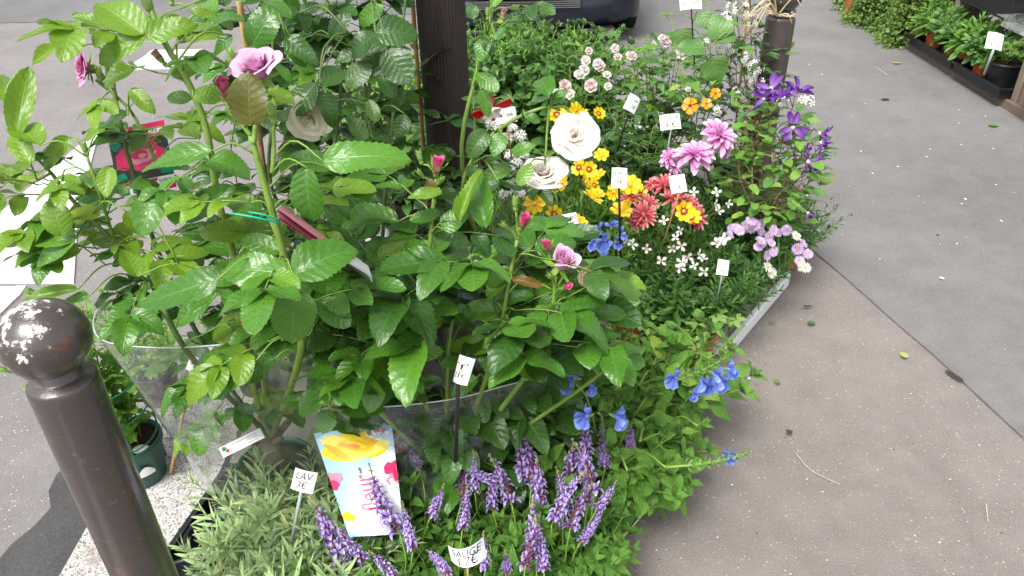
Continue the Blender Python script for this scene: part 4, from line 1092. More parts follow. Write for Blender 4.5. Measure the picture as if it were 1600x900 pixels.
# picture card tucked in the sleeve: it follows the film
bv = BVHTree.FromPolygons([Vector(p) for p in SLB.v], SLB.f)
CARD = [(490, 677), (612, 662), (632, 834), (546, 839)]
dep = []
for (u_, v_) in ((.5, .02), (.5, .98)):
    px_ = (CARD[0][0]+CARD[1][0])/2 if v_ < .5 else (CARD[2][0]+CARD[3][0])/2; py_ = 672 if v_ < .5 else 832
    hh = bv.ray_cast(CAM_L, ray(px_, py_).normalized())[0]
    dep.append(pixel(hh)[2] if hh is not None else 1.6)
def card_pt(u, v, off=.0015):
    (ax, ay), (bx, by), (cx, cy), (dx, dy) = CARD
    px = (ax*(1-u)+bx*u)*(1-v)+(dx*(1-u)+cx*u)*v; py = (ay*(1-u)+by*u)*(1-v)+(dy*(1-u)+cy*u)*v
    d = dep[0]*(1-v)+dep[1]*v
    return P(px, py, d+.014-off+.012*(u-.5)**2*4)
for k in range(150):
    px_, py_ = U(455, 885), U(600, 800); hh = bv.ray_cast(CAM_L, ray(px_, py_).normalized())[0]
    if hh is None or hh.z < .16: continue
    dq = pixel(hh)[2]+U(.035, .17); q = P(px_, py_, dq)
    if (q.xy-B0.xy).length > .10+.30*q.z: continue
    out = Vector((q.x-B0.x, q.y-B0.y, 0)).normalized()
    B.compound(q-out*.05, out*.5+Vector((U(-.7, .7), U(-.5, .2), U(-.3, .5))), UP+(CAM_L-q).normalized()*.8, U(.07, .10), 3, rng.choice(['rose_dark', 'rose_leaf', 'rose_dark'])); B.link(q-out*.05, r=.0011)
B.done()
def sheet(fn, nu=12, nv=14): return grid(nu, nv, lambda a, b: fn(a, b))
def blob(fn, cx, cy, rx, ry, off, seed, n=26, rough=.12, rot=0.0, rings=3):
    g = random.Random(seed); ph = [g.uniform(0, 6.28) for _ in range(4)]
    v = [fn(cx, cy, off)]; f = []
    for j in range(1, rings+1):
        for k in range(n):
            a = 6.2832*k/n; rr = (1+rough*(math.sin(a*3+ph[0])+.6*math.sin(a*5+ph[1])+.4*math.sin(a*9+ph[2])))*j/rings
            x, y = rx*rr*math.cos(a), ry*rr*math.sin(a)
            v.append(fn(min(1, max(0, cx+x*math.cos(rot)-y*math.sin(rot))), min(1, max(0, cy+x*math.sin(rot)+y*math.cos(rot))), off))
    f = [(0, 1+(k+1) % n, 1+k) for k in range(n)]
    for j in range(rings-1):
        f += [(1+j*n+k, 1+j*n+(k+1) % n, 1+(j+1)*n+(k+1) % n, 1+(j+1)*n+k) for k in range(n)]
    return T(v, f)
def letters(fn, word, cx, cy, size, off, rot=0.0, sx=1.0, asp=1.0, shear=0.0):
    t = TX[word]; v = []
    for (x, y, _) in t.v:
        x = (x+shear*y)*size*sx; y = -y*size
        xr, yr = x*math.cos(rot)-y*math.sin(rot), x*math.sin(rot)+y*math.cos(rot)
        v.append(fn(min(1, max(0, cx+xr)), min(1, max(0, cy+yr*asp)), off))
    return T(v, t.f)
pc_ = thing('picture_card', 'tall picture card with a yellow rose on blue sky, in the front plastic sleeve', 'card', tuple(card_pt(.5, 1, 0)))
cb_ = obj('card', mk('card', sheet(lambda a, b: card_pt(a, b, .0015)), M['print_sky']), pc_)
pr = lambda nm, t, m: obj(nm, mk(nm, t, M[m], True), cb_)
for k, (x, y, rx, ry, m) in enumerate([(.72,.55,.34,.18,'print_cloud'), (.50,.80,.40,.10,'print_cloud'), (.85,.28,.2,.1,'print_cloud'), (.70,.72,.35,.16,'print_white'), (.2,.92,.25,.05,'print_cloud')]):
    pr('print', blob(card_pt, x, y, rx, ry, .0018+.00012*k, k+2, rough=.1), m)
for k, (x, y, rx, ry, m, rt_) in enumerate([(.48,.17,.44,.135,'print_yellow',-.05), (.30,.13,.26,.07,'print_lemon',.2), (.68,.20,.26,.07,'print_lemon',-.2), (.45,.17,.27,.075,'print_yellow',0), (.48,.155,.20,.045,'print_gold',.1), (.50,.15,.15,.032,'print_yellow',.3), (.46,.16,.09,.018,'print_orange',.2), (.22,.20,.15,.04,'print_gold',.5), (.75,.13,.14,.03,'print_gold',-.4)]):
    pr('print', blob(card_pt, x, y, rx, ry, .0026+.00014*k, k+20, rough=.09, rot=rt_), m)
for k, (x, y, rx, ry, m) in enumerate([(.06,.44,.13,.06,'print_rose'), (.03,.50,.08,.05,'print_pink'), (.95,.41,.13,.08,'print_pink'), (.95,.50,.13,.05,'print_rose'), (.92,.52,.05,.03,'print_white'), (.98,.47,.05,.05,'print_magenta'), (.08,.81,.13,.045,'print_gold'), (.10,.80,.08,.028,'print_yellow')]):
    pr('print', blob(card_pt, x, y, rx, ry, .0042+.0001*k, k+40, rough=.14), m)
pr('print', blob(card_pt, .80, .075, .16, .062, .0052, 60, 4, 0), 'print_white')
pr('print', blob(card_pt, .70, .055, .035, .03, .0055, 61, 8, .1), 'print_navy'); pr('print', blob(card_pt, .80, .045, .05, .02, .0055, 62, 8, .25), 'print_red'); pr('print', blob(card_pt, .88, .05, .03, .02, .0055, 63, 8, .2), 'print_red')
pr('lettering', letters(card_pt, 'FLEURS', .81, .085, .055, .0056, -.06, asp=.75), 'print_navy'); pr('lettering', letters(card_pt, 'DE FRANCE', .81, .108, .026, .0056, -.06, asp=.75), 'print_navy')
pr('lettering', letters(card_pt, 'fleur', .50, .60, .40, .0058, -math.pi/2-.05, sx=.62, asp=.75), 'print_magenta')
pr('lettering', letters(card_pt, 'une rose pour chaque jardin', .68, .62, .055, .0058, -math.pi/2-.05, asp=.75), 'print_rose')

# --- rose C: climbing rose with round dark leaves, left of the post
C0 = Vector((-.42, 2.02, 0))
C = Plant('climbing_rose', 'dark leaved climbing rose on canes just left of the ribbed post', 'rose bush', C0, stem='stem_dark')
pot(C.root, C0, .12, .24, 'black_plastic')
Cs = C0+Vector((0, 0, .22))
for (x0, x1, x2, e) in ((520, 530, 545, -60), (600, 615, 640, -60), (470, 470, 480, -60), (560, 575, 590, -40), (440, 425, 430, -30)):
    cx = C.cane([Cs, P(x0, 330, 1.95), P(x1, 170, 1.85), P(x2, e, 1.75)], .006, .003, thorns=True)
    C.along(cx, .35, .98, 8, .072, 5, ['rose_dark', 'rose_dark', 'rose_leaf'], pet=.06)
for a in [(392,74,428,8,.62,1.55), (452,55,478,105,.75,1.5), (448,60,495,95,.6,1.5), (600,12,555,35,.62,1.6), (586,50,645,45,.8,1.55), (588,55,542,80,.75,1.55), (604,78,640,130,.85,1.5), (586,120,575,50,.8,1.6),
          (494,130,455,172,.8,1.5), (495,133,538,105,.68,1.5), (498,148,528,192,.72,1.5), (470,20,500,5,.6,1.6), (440,20,410,60,.5,1.6), (540,130,580,100,.75,1.6), (648,60,610,40,.6,1.6), (570,220,545,175,.6,1.6),
          (590,190,575,155,.6,1.6), (618,150,590,120,.7,1.55), (635,180,620,215,.7,1.65), (430,100,460,130,.5,1.6), (520,60,540,20,.7,1.6), (560,80,520,95,.6,1.62)]:
    C.pix(*a, mat=rng.choice(['rose_dark', 'rose_leaf', 'rose_dark']))
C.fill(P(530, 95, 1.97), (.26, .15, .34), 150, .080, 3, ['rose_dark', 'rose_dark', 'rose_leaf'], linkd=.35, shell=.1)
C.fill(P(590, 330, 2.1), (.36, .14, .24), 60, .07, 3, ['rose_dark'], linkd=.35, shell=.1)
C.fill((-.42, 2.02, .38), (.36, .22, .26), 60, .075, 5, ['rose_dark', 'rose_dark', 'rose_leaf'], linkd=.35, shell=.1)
C.bloom(484, 188, 1.52, .044, (.15, -.95, -.1), 'open', 'cream_rose')
C.bloom(566, 102, 1.85, .022, (0, -.6, .3), 'half', 'red_petal'); C.bloom(585, 108, 1.88, .016, (.3, -.6, .3), 'half', 'red_petal')
C.done()
def cane_stick(name, label, a, b, r=.006, mat='bamboo', group=None):
    n = 12; p = [Vector(a).lerp(Vector(b), i/n) for i in range(n+1)]
    return obj(name, mk(name, tube(p, [r*(1.15 if i % 4 == 0 else 1) for i in range(n+1)], 8), M[mat]), None, None, label=label, cat='stick', group=group)
q = P(392, 62, 1.7); cane_stick('bamboo_stick', 'pale bamboo stick standing among the upper left rose leaves', G(455, 560, .1), P(365, -60, 1.6), .007)
cane_stick('bamboo_stick', 'brown bamboo stick close beside the left edge of the ribbed post', (POSTX-.09, POSTY+.06, .1), P(640, -60, 2.0), .006)
cane_stick('bamboo_stick', 'thin brown stick leaning by the green pot on the granite kerb', G(266, 742, 0), P(293, 615, 1.85), .004)

# --- rose D: arching stem with two white blooms right of the post
D0 = Vector((.0, 2.15, 0))
Dp = Plant('rose_bush', 'rose bush with two big white blooms on an arching stem right of the post', 'rose bush', D0)
pot(Dp.root, D0, .11, .22, 'black_plastic')
Ds = D0+Vector((0, 0, .2))
d1 = Dp.cane([Ds, P(730, 330, 1.9), P(738, 250, 1.75), P(790, 195, 1.68), P(850, 168, 1.65), P(875, 172, 1.66)], .006, .003)
Dp.cane([P(862, 168, 1.65), P(885, 168, 1.65), P(893, 190, 1.66)], .003, .0022)
Dp.cane([P(858, 168, 1.65), P(855, 200, 1.65), P(852, 250, 1.66)], .003, .0022)
d2 = Dp.cane([Ds, P(725, 280, 1.9), P(745, 110, 1.75), P(765, 40, 1.7), P(770, -30, 1.7)], .006, .0035)
for a in [(858,150,842,108,.62,1.6), (858,153,828,155,.3,1.6), (862,152,888,140,.5,1.62), (756,60,750,88,.8,1.6), (775,62,785,40,.7,1.6), (740,30,735,0,.7,1.55), (768,10,790,-20,.5,1.6), (770,85,755,60,.7,1.6),
          (760,205,735,235,.7,1.65), (785,210,770,240,.8,1.65), (820,180,845,190,.6,1.62), (800,262,745,280,.5,1.7), (800,240,835,225,.6,1.62), (745,115,780,140,.6,1.65), (752,140,765,180,.6,1.7), (780,285,740,300,.5,1.65), (810,290,830,255,.6,1.6), (730,260,765,300,.5,1.65)]:
    Dp.pix(*a, mat=rng.choice(['rose_leaf', 'rose_leaf', 'rose_dark']))
Dp.along(d2, .4, .95, 6, .06, 5, ['rose_leaf', 'rose_dark']); Dp.fill((D0.x-.02, D0.y-.05, .62), (.16, .12, .16), 16, .06, 3, ['rose_leaf', 'rose_dark'])
Dp.bloom(900, 210, 1.64, .049, (.1, -.75, .55), 'open', 'white_rose'); Dp.bloom(850, 264, 1.66, .049, (-.05, -.25, .95), 'open', 'white_rose')
Dp.bud(762, 25, 1.66, .012, (0, 0, 1)); Dp.bud(785, 30, 1.68, .014, (.2, 0, 1), 'pink')
Dp.done()
# fuchsia-red tulip shaped bloom hanging beside the post
Fp = Plant('fuchsia_plant', 'small plant with a red and white flower hanging beside the post', 'plant', G(775, 420, 0), stem='stem_green')
pot(Fp.root, Fp.loc, .08, .14, 'black_plastic')
fz = Fp.cane([Fp.loc+Vector((0, 0, .12)), P(748, 260, 2.2), P(742, 180, 2.05), P(757, 165, 2.0)], .003, .0016)
Fp.along(fz, .3, .85, 5, .045, 3, 'shrub_leaf', kind='ovate')
rp = petal_T(.045, .028, 4, 5, .5, .15); fm = radial_t([(4, -.2, rp, .002, 0, 0), (4, .75, petal_T(.028, .02, 3, 4, .5), .001, 0, 1)], 3, (.004, .02, 1))
obj('flower', mk('flower', fm, [M['red_petal'], M['white_petal']]), Fp.root, aim(P(768, 168, 2.0), (.25, -.75, -.5), 1.15))
Fp.done()
# ------------------------------------------------------------------ purple sage in the front row
def spike_t(seed, H, n=13, r=.0135, faded=.0):
    g = random.Random(seed); b = MB(); bx, by = g.uniform(-.25, .25), g.uniform(-.25, .25)
    pt = lambda t: Vector((bx*H*t*t, by*H*t*t, H*t))
    b.add(tube([pt(i/8) for i in range(9)], [.0018, .0010], 5), mi=2)
    lip = petal_T(.0098, .0070, 2, 3, .5, -.45); hood = petal_T(.0088, .0040, 2, 3, .9, .45); cal = petal_T(.0056, .0040, 2, 2, .9, .1)
    for w_ in range(n):
        t = w_/(n-1); q = pt(.08+.92*t); k = 7 if t < .7 else 6; a0 = g.uniform(0, 6.28); sz = (1.15-.72*t**2.2)
        for j in range(k):
            a = a0+j*6.2832/k+g.uniform(-.25, .25); o = Vector((math.cos(a), math.sin(a), 0)); e = q+UP*g.uniform(-.28, .28)*H/n
            up_ = .25+.9*t
            d = (o+UP*up_).normalized(); nn = UP-o*.3
            b.add(cal, frame(e, d, nn, sz*1.05), mi=1 if t < .82 else 3, rnd=g.random())
            b.add(cal, frame(e, d, -nn, sz*1.05), mi=1 if t < .82 else 3, rnd=g.random())
            if t < .80 and g.random() > faded+.16:
                f0 = e+d*.0040*sz; s2 = sz*g.uniform(.75, 1.12)
                b.add(lip, frame(f0, (o+UP*(up_*.3-.25)).normalized(), UP, s2), mi=0, rnd=g.random())
                b.add(hood, frame(f0, (o*.8+UP*(up_*.5+.35)).normalized(), UP, s2), mi=0, rnd=g.random())
    return b.t()
SPK = [mk('flower_spike', spike_t(300+i, (.085, .105, .095, .075, .11, .09, .06, .1)[i], (11, 13, 12, 10, 14, 11, 9, 13)[i], faded=(0, .1, .05, .35, .0, .15, .5, .05)[i]), [M['sage_purple'], M['sage_calyx'], M['stem_green'], M['sage_tip']]) for i in range(8)]
SAGE = shoots('sage', 7, ('stem_green', 'sage_leaf'), H=.15, nn=6, kinds='sage', leafL=.050, ang=(1.25, .8), opposite=True, bend=.25, r=.0018, stalk=.12, tuft=5)
SPIKES = [  # spike foot, spike top (photograph pixels), height of the foot
 (535,870,478,775),(575,880,520,830),(625,835,560,745),(608,800,553,752),(645,862,632,800),(520,890,545,870),(720,790,728,700),(722,830,735,765),(672,808,695,762),(742,770,745,712),
 (770,800,762,735),(800,790,778,720),(782,755,735,740),(815,765,812,675),(830,755,826,690),(852,665,858,612),(845,800,838,720),(862,820,898,738),(880,805,884,740),(890,830,908,760),
 (905,850,945,800),(838,880,826,790),(820,890,838,815),(850,895,846,815),(758,890,752,840),(790,900,795,880),(915,750,905,660),(928,775,922,690),(945,735,940,662),(918,790,926,730),
 (890,760,895,690),(985,700,985,680),(655,730,640,700),(710,740,700,700),(930,800,955,768),(868,740,868,700),(700,900,690,880),(620,905,600,880)]
SAGEPOTS = [(-.30, 1.02), (-.13, .98), (.04, 1.00), (-.22, 1.17), (-.02, 1.16), (.13, 1.13), (.12, 1.30), (-.05, 1.25)]
words_ = ['at the far left of the row', 'behind the curved white tag', 'third from the left at the front edge', 'just under the picture card', 'in the middle of the second row', 'at the right end beside the pavement', 'beside the big leaved blue sage', 'against the front plastic sleeve']
sg = []
for (x, y), wd in zip(SAGEPOTS, words_):
    t_ = thing('sage_plant', 'purple flowering sage in a small pot, '+wd, 'sage plant', (x, y, 0), 'purple sage pots in the front row')
    pot(t_, (x, y, 0), .062, .11, 'black_plastic'); sg.append((t_, Vector((x, y, 0))))
    bush(t_, (x, y, .085), SAGE, 34, .045, .95, (.9, 1.55))
for i, (fx, fy, tx, ty) in enumerate(SPIKES):
    zf = .27+.05*((i*7) % 5)/4; f_ = G(fx, fy, zf); tz = math.hypot(tx-fx, ty-fy)
    own = min(sg, key=lambda s_: (s_[1].xy-f_.xy).length)
    dd = (f_-CAM_L).dot(CAM_R @ Vector((0, 0, -1))); tp_ = P(tx, ty, dd+U(-.02, .05)); L = (tp_-f_).length
    me = SPK[i % 8]; H0 = (.085, .105, .095, .075, .11, .09, .06, .1)[i % 8]
    obj('flower_spike', me, own[0], aim(f_, tp_-f_, max(.9, min(1.6, L/H0*1.1)), U(0, 6)))
    base = own[1]+Vector((U(-.03, .03), U(-.03, .03), .10)); mid = f_.lerp(base, .5)+Vector((0, 0, .01))
    mm = mid.lerp(f_-(tp_-f_).normalized()*.06, .5)
    obj('flower_stem', mk('flower_stem', tube(smooth_path([base, mm, f_], 7), [.0022, .0017], 5), M['stem_green']), own[0])

# ------------------------------------------------------------------ blue sage (big soft leaves)
def patens_flower_t():
    b = MB()
    tb = [Vector((0, 0, 0)), Vector((0, .006, .004)), Vector((0, .014, .006)), Vector((0, .022, .005))]
    b.add(tube(tb, [.0022, .0034, .0052, .007], 9, False), mi=0)
    hood = petal_T(.034, .018, 6, 6, 1.3, .35); lip = petal_T(.032, .034, 6, 5, .35, -.55, .9, .2)
    b.add(hood, frame((0, .015, .009), (0, .75, .65), (0, -.6, .7), 1.0), mi=0, rnd=.2)
    b.add(hood, frame((0, .016, .009), (.1, .72, .66), (0, -.6, -.7), .9), mi=0, rnd=.5)
    for sx in (-1, 0, 1): b.add(lip, frame((sx*.003, .018, .002), (sx*.55, .8, -.35), UP, .8 if sx else 1.0), mi=0, rnd=.3+sx*.2)
    b.add(tube([Vector((0, -.008, -.001)), Vector((0, .0, 0)), Vector((0, .011, .003))], [.0015, .0042, .0046], 7), mi=1)
    return b.t()
PFL = mk('flower', patens_flower_t(), [M['blue_petal'], M['sepal']])
PAT = shoots('patens', 6, ('stem_green', 'patens_leaf'), H=.22, nn=5, kinds='patens', leafL=.088, ang=(1.3, .75), opposite=True, bend=.3, r=.0035, stalk=.22, tuft=6, tip_small=.5)
def racemes_t(seed, H):
    g = random.Random(seed); b = MB(); pt = lambda t: Vector((.10*H*math.sin(t*2), .0, H*t))
    b.add(tube([pt(i/8) for i in range(9)], [.0024, .0012], 6), mi=0)
    c = petal_T(.013, .006, 2, 3, .8, .2)
    for k in range(14):
        t = .25+.75*k/13
        for sg_ in (0, math.pi):
            a = k*1.57+sg_; o = Vector((math.cos(a), math.sin(a), 0)); s_ = 1.15-.6*t
            for nn in (1, -1): b.add(c, frame(pt(t), (o+UP*.9).normalized(), (UP-o)*nn, s_), mi=1, rnd=g.random())
    return b.t()
RAC = [mk('raceme', racemes_t(i, .13), [M['stem_green'], M['lime_leaf']]) for i in range(3)]
def blue_sage(loc, label, n, rad, flowers, racs, s=(.8, 1.15), lean=.7):
    t_ = thing('blue_sage_plant', label, 'sage plant', loc, 'blue flowered sage pots')
    pot(t_, loc, .075, .13, 'black_plastic'); L0 = Vector(loc)
    bush(t_, L0+Vector((0, 0, .11)), PAT, n, rad, lean, s)
    for (ax, ay, bx, by, d) in racs:
        a, b_ = P(ax, ay, d), P(bx, by, d-.02); m = (L0+Vector((0, 0, .2))).lerp(a, .6)+UP*.03
        obj('flower_stem', mk('flower_stem', tube(smooth_path([L0+Vector((0, 0, .12)), m, a], 8), [.003, .0024], 6), M['stem_green']), t_)
        obj('raceme', RAC[rng.randrange(3)], t_, aim(a, b_-a, (b_-a).length/.13, U(0, 6)))
    for (x, y, d, dx, dy, sc_) in flowers:
        q = P(x, y, d); dr_ = (P(x+dx, y+dy, d-.01)-q)
        obj('flower', PFL, t_, frame(q, dr_, UP+(CAM_L-q).normalized()*.4, sc_*.78))
    return t_
bs1 = G(955, 846, 0); bs1 = (bs1.x-.01, bs1.y+.09, 0)
blue_sage(bs1, 'leafy blue flowered sage in a black pot at the front right corner', 34, .07, [(925,648,1.62,-12,6,1.15), (955,648,1.62,16,10,1.15), (905,592,1.66,-14,0,1.0), (893,596,1.68,-10,10,.9), (918,600,1.68,8,12,.8), (1130,712,1.6,8,4,.7), (1140,708,1.6,9,8,.6)],
          [(1040,730,1165,696,1.6), (980,735,1010,728,1.62), (935,645,940,628,1.62), (900,600,905,580,1.68), (1000,660,1025,650,1.7)], lean=.9)
blue_sage((.42, 1.72, 0), 'leafy blue flowered sage leaning over the pavement by the terracotta pots', 26, .07, [(1092,588,1.86,6,14,1.3), (1118,586,1.84,8,12,1.3), (1105,590,1.85,0,16,1.2), (1132,576,1.84,12,4,1.0), (1062,590,1.86,-10,4,1.1), (1108,580,1.85,14,12,1.1), (950,372,1.9,-8,8,1.1), (1080,612,1.86,5,8,.7)],
          [(1040,600,1130,550,1.86), (1110,560,1162,510,1.84), (1000,600,1022,590,1.84), (960,610,985,598,1.8), (1020,570,1040,560,1.88)], lean=1.0)
blue_sage((.22, 1.62, 0), 'leafy sage between the front sleeve and the terracotta pots', 24, .07, [], [(930,560,945,540,1.85)], lean=.9)
blue_sage((.34, 1.50, 0), 'soft leaved sage with hanging lower leaves above the black pot', 22, .06, [], [(1000,690,1030,680,1.7), (1090,665,1105,650,1.75)], lean=1.2, s=(.7, .95))
# a spray of blue flowers above the gaura
dp = thing('delphinium_plant', 'pale blue delphinium spray among the yellow flowers', 'delphinium', G(960, 470, 0))
pot(dp, G(960, 470, 0), .06, .11, 'black_plastic')
ds = P(962, 350, 2.25); db = G(960, 470, .1)
obj('flower_stem', mk('flower_stem', tube(smooth_path([db, P(958, 420, 2.35), ds], 8), [.003, .002], 6), M['stem_green']), dp)
for (x, y, dx, dy) in ((935,372,-10,8), (945,385,-4,12), (962,378,8,8), (955,358,4,-12), (938,362,-10,-4), (966,366,10,2), (950,372,0,10), (928,382,-8,6)):
    q = P(x, y, 2.25+U(-.02, .02)); obj('flower', PFL, dp, frame(q, P(x+dx, y+dy, 2.23)-q, UP, .62))
bush(dp, db, shoots('delph', 3, ('stem_green', 'narrow_leaf'), H=.22, nn=9, kinds='lance', leafL=.05, ang=(1.2, .6), opposite=False), 14, .04, .6)

# ------------------------------------------------------------------ lavender in the black tray
LAV = shoots('lavender', 8, ('stem_silver', 'lavender_leaf'), H=.19, nn=11, kinds='strap', leafL=.080, ang=(1.15, .45), opposite=True, bend=.25, r=.0016, stalk=0, tuft=6, gap0=.05)
lavp = [(-.56, .97), (-.42, .98), (-.55, 1.11), (-.41, 1.13), (-.47, 1.26), (-.60, 1.25), (-.36, 1.24)]
lw = ['nearest the bollard foot', 'at the bottom edge', 'in the middle of the black tray', 'with a clear stake in it', 'under the tall rose stump', 'beside the empty tray cups', 'touching the front sleeve']
for (x, y), wd in zip(lavp, lw):
    t_ = thing('lavender_plant', 'grey green lavender without flowers, '+wd, 'lavender', (x, y, .012), 'lavender pots in the black tray')
    pot(t_, (x, y, .012), .055, .10, 'black_plastic')
    bush(t_, (x, y, .09), LAV, 22, .045, .8, (.8, 1.25))
# tray: flat sheet with moulded cups
def tray_cup(r, h): return lathe([(r*.72, .004), (r*.78, .006), (r*.98, h-.006), (r, h), (r+.008, h+.001), (r+.014, h-.006)], 28, True, False)
tr = thing('plant_tray', 'black plastic plant tray with round cups beside the lavender', 'tray', (-.70, 1.15, 0))
tray_rot = Matrix.Translation((-.735, 1.16, 0)) @ Matrix.Rotation(math.radians(-12), 4, 'Z')
cupm = mk('cup', tray_cup(.060, .055), M['black_plastic'])
for i in range(3):
    for j in range(5):
        obj('cup', cupm, tr, tray_rot @ Matrix.Translation((-.06+i*.14, -.28+j*.14, 0)))
bt = MB(); 
for (a, b_) in (((-.145, -.37, .0), (-.13, .37, .06)), ((.305, -.37, .0), (.32, .37, .06)), ((-.13, -.37, 0), (.305, -.355, .06)), ((-.13, .355, 0), (.305, .37, .06)), ((-.13, -.355, .001), (.305, .355, .003))): bt.add(box(a, b_))
obj('tray_frame', mk('tray_frame', bt, M['black_plastic'], False), tr, tray_rot)

# ------------------------------------------------------------------ green pot with wire hoops on the kerb
gp = G(232, 762, .005); gp = Vector((gp.x-.035, gp.y+.05, .005))
gt = thing('mint_plant', 'leafy light green plant in a dark green pot with wire hoops on the kerb', 'potted plant', gp)
po = pot(gt, gp, .082, .14, 'green_plastic')
HOOP = []
for k, z in enumerate((.16, .24, .33)):
    c_ = gp+Vector((-.01*k, .0, z)); rr = .078+.010*k
    ring_ = [c_+Vector((math.cos(a)*rr, math.sin(a)*rr, .012*math.sin(a+k))) for a in [i*6.2832/28 for i in range(29)]]
    obj('wire_hoop', mk('wire_hoop', tube(ring_, .0022, 6), M['green_wire']), gt)
for k in range(4):
    a = k*1.5708+.6; obj('wire_upright', mk('wire_upright', tube([gp+Vector((math.cos(a)*.07, math.sin(a)*.07, .03)), gp+Vector((math.cos(a)*.088-.01, math.sin(a)*.088, .22)), gp+Vector((math.cos(a)*.10-.02, math.sin(a)*.10, .42))], .0024, 6), M['green_wire']), gt)
MINT = shoots('mint', 6, ('stem_green', 'lime_leaf'), H=.30, nn=10, kinds='ovate', leafL=.042, ang=(1.2, .7), opposite=True, bend=.2, r=.0018, stalk=.15, tuft=5)
bush(gt, gp+Vector((-.01, 0, .12)), MINT, 20, .04, .25, (1.1, 1.7), bias=(-.10, .02))
obj('pebble', mk('pebble', lathe([(.003, 0), (.018, .002), (.022, .008), (.016, .014), (.004, .017)], 14), M['white_card']), gt, Matrix.Translation(gp+Vector((.045, -.035, .125))) @ Matrix.Diagonal((1.1, .8, .8, 1)))
lab = grid(8, 3, lambda a, b: ((.083+.001)*math.cos(-1.15+a*.6)*.93, (.084)*math.sin(-1.15+a*.6)*.93, .055+b*.03*(math.sin(a*math.pi)*.7+.3)))
obj('label', mk('label', lab, M['white_card']), po, Matrix.Translation(gp))
m2 = thing('mint_plant', 'light green leafy plant standing behind the ball of the near bollard', 'potted plant', (-1.12, 1.9, 0))
pot(m2, (-1.12, 1.9, .004), .07, .12, 'black_plastic'); bush(m2, (-1.12, 1.9, .10), MINT, 14, .05, .5, (.7, 1.1))
m3 = thing('fine_leaf_plant', 'fine leaved light green plant between the tall rose and the road', 'potted plant', (-.82, 1.95, 0))
pot(m3, (-.82, 1.95, .004), .08, .14, 'black_plastic')
FINE = shoots('fine', 5, ('stem_green', 'lime_leaf'), H=.42, nn=16, kinds='ovate_small', leafL=.026, ang=(1.2, .7), opposite=True, bend=.25, r=.0016, stalk=.1, tuft=4)
bush(m3, (-.82, 1.95, .12), FINE, 22, .06, .5, (.8, 1.2))

# ------------------------------------------------------------------ bushy green plants behind, jasmine, clematis, small roses
SHB = shoots('shrub', 6, ('stem_green', 'shrub_leaf'), H=.30, nn=8, kinds='ovate', leafL=.062, ang=(1.25, .7), opposite=True, bend=.25, r=.003, stalk=.15, tuft=9, gap0=.3)
SHT = shoots('shrubtip', 4, ('stem_green', 'lime_leaf'), H=.06, nn=3, kinds='lance', leafL=.045, ang=(1.1, .6), opposite=True, bend=.1, r=.002, stalk=.05, tuft=8)
for (x, y, wd) in ((625, 215, 'hidden behind the climbing rose left of the post'), (775, 95, 'left of the two in front of the car'), (860, 100, 'right of the two in front of the car')):
    q = G(x, y, .62 if x > 700 else .45); loc = (q.x, q.y, 0)
    t_ = thing('green_shrub', 'bushy green shrub without flowers, '+wd, 'shrub', loc, 'bushy green shrubs in front of the car')
    pot(t_, loc, .11, .20, 'black_plastic')
    for k in range(3):
        a = k*2.1; obj('cane', mk('cane', tube([Vector((loc[0]+math.cos(a)*.07, loc[1]+math.sin(a)*.07-.04, .15)), Vector((loc[0]+math.cos(a)*.08, loc[1]+math.sin(a)*.08-.05, .60))], .005, 7), M['bamboo']), t_)
    bush(t_, (loc[0], loc[1], .16), SHB, 46, .12, .75, (1.0, 1.5))
    bush(t_, (loc[0], loc[1], .38), SHB, 60, .18, .7, (1.0, 1.45))
    bush(t_, (loc[0], loc[1], .68), SHT, 40, .24, .5, (.9, 1.4))
def sm_rose(loc, label, H, rad, n, mat, flowers, fm, group):
    p_ = Plant('small_rose', label, 'rose bush', loc, group); pot(p_.root, loc, .085, .15, 'black_plastic'); L0 = Vector(loc)
    for k in range(n):
        a = k*2.4+U(-.3, .3); q = math.sqrt((k+.5)/n)
        c_ = p_.cane([L0+Vector((0, 0, .13)), L0+Vector((math.cos(a)*rad*q*.5, math.sin(a)*rad*q*.5, H*.55)), L0+Vector((math.cos(a)*rad*q, math.sin(a)*rad*q, H*U(.85, 1.08)))], .003, .0014, n=14)
        p_.along(c_, .2, 1, 12, .046, 5, mat, pet=.03, kind='ovate')
    for (x, y, d, s_) in flowers:
        q = P(x, y, d); obj('flower', fm[rng.randrange(len(fm))], p_.root, aim(q, Vector((U(-.5, .5), U(-1, -.3), U(.3, 1))), s_, U(0, 6))); p_.link(q-UP*.01, r=.001)
    p_.done(); return p_
wp = petal_T(.021, .022, 4, 4, .5, .2, .8, .2, ripple=.002); wp2 = petal_T(.015, .017, 4, 4, .7, .4)
WFL = [mk('flower', radial_t([(6, .1, wp, .002, -.002, 0), (6, .45, wp2, .001, .001, 0)], k, (.005, .005, 1)), [M[m_], M['pollen']]) for k, m_ in enumerate(('white_petal', 'blush_petal', 'white_petal'))]
q1 = G(925, 140, .6); sm_rose((q1.x, q1.y, 0), 'small shrub rose with pale pink and white open flowers, left of its pair', .66, .20, 20, ['shrub_leaf', 'rose_leaf'],
        [(882,135,2.85,1.15), (924,134,2.8,1.15), (912,110,2.9,1.0), (905,118,2.9,1.0), (935,100,2.95,1.0), (948,118,2.9,.8), (915,95,2.95,.9), (892,148,2.85,.9), (960,75,3.0,.8), (982,88,3.0,.8), (940,105,2.95,.9), (870,145,2.9,.7), (950,135,2.85,.7), (920,80,3.0,.7), (965,90,3.0,.8)], WFL, 'white flowered shrub roses')
